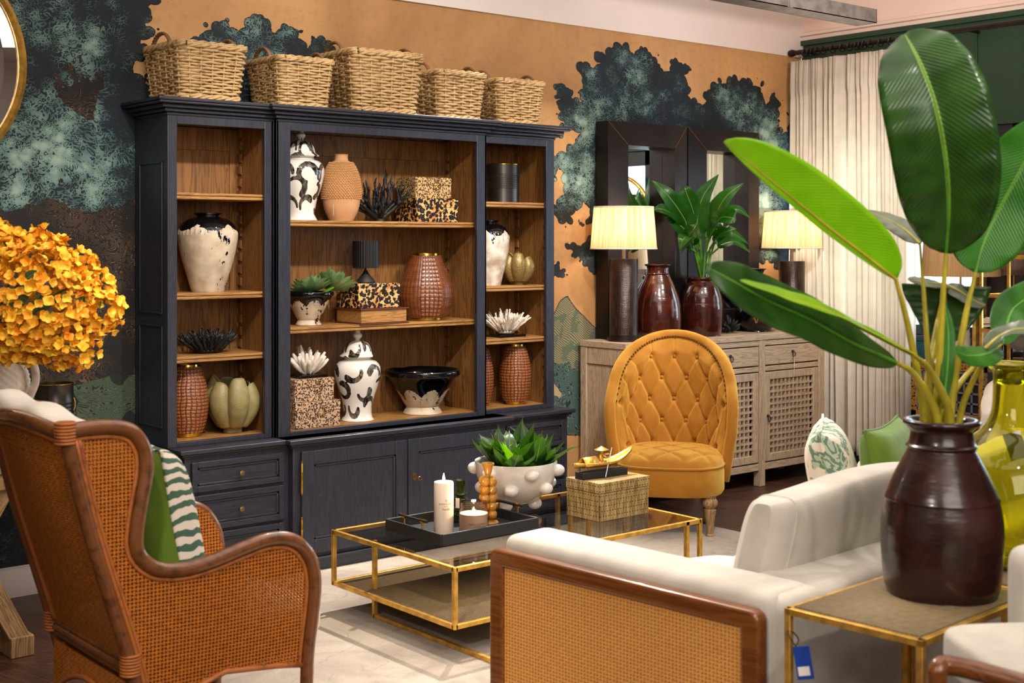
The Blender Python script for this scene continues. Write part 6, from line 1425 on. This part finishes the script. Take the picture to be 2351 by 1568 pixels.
# flowers
FL = thing('flower_bouquet', 'bouquet of yellow bougainvillea blooms in the cream vase', 'flowers', (1.745, 5.29, 1.19)); fc = Vector((1.745, 5.29, 1.19)); rnd = random.Random(12)
cl = []
for (px, py), r_, d_ in (((20, 655), .195, 4.98), ((100, 640), .14, 4.9), ((-60, 650), .22, 5.0), ((80, 700), .19, 4.85), ((155, 660), .105, 4.95), ((175, 620), .07, 5.0), ((200, 705), .085, 4.95), ((240, 702), .06, 4.98), ((150, 770), .085, 4.85), ((175, 800), .055, 4.85), ((100, 745), .11, 4.85), ((85, 575), .07, 4.95), ((0, 610), .11, 4.95), ((30, 740), .12, 4.8), ((210, 655), .05, 5.0), ((222, 725), .06, 4.92), ((130, 815), .04, 4.85)):
    cl.append((atD(px, py, d_), r_))
stems = MB()
for c_, r_ in cl: stems.tube(smooth([Vector((0, 0, -.12)), Vector((0, 0, .05)), (c_ - fc) * .6 + Vector((0, 0, .02)), c_ - fc], 5), .004, 5)
stems.build('stems', M['stemg'], FL)
blooms = []
fl_pts = []
for c_, r_ in cl:
    nfl = int(4 * math.pi * r_ * r_ / .00062 * .62) + 3
    for k in range(nfl):
        zz = 1 - 2 * (k + .5) / nfl; ph_ = k * 2.39996; rr = math.sqrt(1 - zz * zz); d_ = Vector((rr * math.cos(ph_), rr * math.sin(ph_), zz)); p = c_ + d_ * r_ * rnd.uniform(.86, 1.08)
        if d_.dot(Vector((.36, .93, 0))) > .55: continue
        if any((p - q).length < s_ * .72 for q, s_ in cl): continue
        fl_pts.append((p + Vector((rnd.uniform(-1, 1), rnd.uniform(-1, 1), rnd.uniform(-1, 1))) * .02, (d_ + Vector((rnd.uniform(-1, 1), rnd.uniform(-1, 1), rnd.uniform(-1, 1))) * .55).normalized()))
print('blooms', len(fl_pts))
def bloom(mb, p, d_, s_):
    z = d_.normalized(); x = z.orthogonal().normalized(); y = z.cross(x); a0 = rnd.uniform(0, 2)
    for k in range(4):
        a = a0 + k * math.pi / 2; o1 = x * math.cos(a) + y * math.sin(a); nr_ = (z * .6 - o1 * .75)
        leaf(mb, [p, p + o1 * s_ * .45 + z * s_ * .45, p + o1 * s_ * .85 + z * s_ * rnd.uniform(.55, .95)], s_ * .52, nr_, .3, 4, 4, prof=lambda t: min(1, .25 + t * 1.8) * (1 - max(0, t - .6) * 1.6))
fl_pts.sort(key=lambda q: q[0].length)
rest = MB(); nb_ = 0
for i, (p, d_) in enumerate(fl_pts):
    if i < 90:
        t = MB(); bloom(t, p - fc, d_, .026 * rnd.uniform(.7, 1.15)); t.build('bloom', M['petal'], FL, sharp=None, fix=False)
    else: bloom(rest, p - fc, d_, .026 * rnd.uniform(.7, 1.15))
ro = rest.build('blooms', M['petal'], FL, sharp=None, fix=False); ro['kind'] = 'stuff'
t = MB()
for px, py, d_ in ((60, 640, 4.72), (175, 705, 4.83), (130, 725, 4.8), (232, 703, 4.9), (35, 690, 4.7), (100, 790, 4.8), (62, 688, 4.7)):
    c_ = atD(px, py, d_) - fc; q = Vector((rnd.uniform(-1, 1), rnd.uniform(-1, 0), rnd.uniform(-.6, .6))).normalized() * .05; leaf(t, [c_, c_ + q * .5, c_ + q], .018, (-.4, -.9, .1), .2, 8, 4)
t.build('leaves', M['leaf'], FL, sharp=None, fix=False)

# ---------------------------------------------------------------- things by the window, far right
bc = atD(2090, 840, 8.0); KB = thing('bamboo_console', 'tortoiseshell bamboo cabinet with grey lattice doors by the window', 'cabinet', (7.35, 4.70, 0)); print('kb', bc)
fb = MT('tortoiseshell_bamboo', '#9a6a2a', .4); _p = fb.pos(); _f = fb.vor(_p, 55).lt(.33); fb.set('Base Color', fb.mix(_f, '#a8742c', '#1f130a'))
w_, dp, hh = .50, .36, .865
q = MB()
for z0, z1 in ((hh - .04, hh), (hh - .34, hh - .30), (.06, .10)): q.bx(-dp / 2, dp / 2, -w_, 0, z0, z1)
for y in (-w_ + .02, -.02):
    for x in (-dp / 2 + .02, dp / 2 - .02): q.bx(x - .02, x + .02, y - .02, y + .02, 0, hh)
q.build('frame', fb, KB, bev=.003); MB().bx(-dp / 2 + .02, dp / 2 - .02, -w_ + .02, -.02, .1, hh - .02).build('body', plain('grey_lacquer', '#26262b', .4), KB)
for k in range(2):
    t = MB(); y0 = -.03 - k * .225 - .21; y1 = y0 + .20; x = -dp / 2 + .012
    for i in range(5): y = y0 + (y1 - y0) * i / 4; t.bx(x - .008, x, y - .006, y + .006, hh - .30, hh - .05)
    for i in range(5): z = hh - .29 + .24 * i / 4; t.bx(x - .008, x, y0, y1, z - .006, z + .006)
    t.build('drawer_lattice', plain('silver_grey_lacquer', '#73737c', .4), KB)
def biglamp(label, x, y, z, rs, hs, zs, rb, mat):
    o = thing('table_lamp', label, 'lamp', (x, y, z)); MB().lathe([(rb * .8, 0), (rb * .8, .03), (rb * .5, .035)], 24, cap=False).build('base', M['black'], o)
    pr = [(rb * .55, .03)] + [(rb * (.62 - .18 * i / 20) * (1 + .04 * math.sin(i * 3)), .03 + (zs - .12) * i / 20) for i in range(21)]; MB().lathe(pr, 24, cap=False).build('column', wt, o)
    MB().tube([(0, 0, zs - .12), (0, 0, zs + .1)], .007, 8).build('neck', M['brass'], o); MB().lathe([(rs, zs), (rs * .93, zs + hs)], 40, cap=False).build('lamp_shade', mat, o, sharp=None)
biglamp('white column lamp with straw drum shade on the bamboo cabinet', 7.36, 4.47, hh, .235, .26, .53, .10, M['shade2'])
ET = thing('gold_etagere', 'gold metal etagere shelf unit at the right edge', 'shelf', (7.05, 3.92, 0)); t = MB()
for y in (-.5, .14):
    for x in (-.15, .15): t.bx(x - .008, x + .008, y - .008, y + .008, 0, 1.78)
for z in (.35, .75, 1.1, 1.30, 1.52, 1.76):
    for y in (-.5, .14): t.bx(-.15, .15, y - .01, y + .01, z - .01, z + .01)
    for x in (-.15, .15): t.bx(x - .01, x + .01, -.5, .14, z - .01, z + .01)
t.build('frame', M['gold'], ET); t = MB()
for z in (.35, .75, 1.1): t.bx(-.15, .15, -.5, .14, z + .01, z + .016)
t.build('shelf', M['glass'], ET)
o = thing('rattan_lampshade', 'tall slatted oval wooden lamp shade behind the gold etagere', 'lamp', (7.64, 4.33, 1.40)); slat = wood('bleached_slats', '#6e5340', '#b09580', .7, 4, 2); MB().lathe(jarprof([(.10, 0), (.135, .05), (.14, .15), (.125, .27), (.09, .31)], 6), 40, cap=False).build('lamp_shade', slat, o); MB().tube([(0, 0, -1.4), (0, 0, .1)], .012, 8).build('pole', M['blackm'], o)
o = thing('paper_lamp', 'pleated white round paper lamp by the window', 'lamp', (7.37, 4.05, .95)); n = 80; a = np.linspace(0, 6.2832, n, endpoint=False)
MB().grid([[((.02 + .16 * math.sin(b)) * (1 + .02 * math.cos(q * 20)) * math.cos(q), (.02 + .16 * math.sin(b)) * (1 + .02 * math.cos(q * 20)) * math.sin(q), .20 - .19 * math.cos(b)) for q in a] for b in np.linspace(.1, 3.0, 24)], cv=True).build('lamp_shade', M['linenw'], o, sharp=None); MB().lathe([(.1, -.95), (.1, -.93), (.01, -.92), (.01, .05)], 20, cap=False).build('stand', M['blackm'], o)
o = thing('woven_basket', 'dark woven rattan basket high at the right edge', 'basket', (7.05, 3.74, 1.77)); t = MB()
for k in range(14): aa = np.linspace(0, 6.2832, 40, endpoint=False); t.tube([((.15 + .005 * (-1) ** i) * math.cos(q), (.15 + .005 * (-1) ** i) * math.sin(q), .012 + k * .018) for i, q in enumerate(aa)], .0095, 5, closed=True)
t.build('woven_body', plain('dark_rattan', '#5a3318', .6), o, sharp=None)
# beige tufted chair by the window
TC = thing('tufted_armchair', 'beige button tufted chair behind the demijohn', 'armchair', (6.05, 3.10, 0), R(-60)); t = MB(); P = []
for j in range(40):
    row = []
    for i in range(90):
        u = i / 89 * 2 - 1; A = u * R(95); x = .36 * math.sin(A); y = .30 * math.cos(A); z = .30 + (.72 - .25 * abs(u) ** 2) * j / 39; g = .5 + .5 * math.cos(u * 22 + (j // 8 % 2) * 3.14) * math.cos(z * 40); r_ = 1 - .10 * (1 - .25 * g); row.append((x * r_, y * r_, z))
    P.append(row)
q = t.grid(P).build('tufted_back', M['linenw'], TC, sharp=None); s_ = q.modifiers.new('thickness', 'SOLIDIFY'); s_.thickness = .07; s_.offset = 1
t = MB(); cushion(t, (0, -.04, .36), (.62, .60, .18)); t.build('seat', M['linenw'], TC, sharp=None)
for x_, y_ in ((-.24, -.26), (.24, -.26), (-.2, .22), (.2, .22)): MB().lathe([(.018, 0), (.026, .28)], 12, (x_, y_, 0)).build('leg', M['brown'], TC)
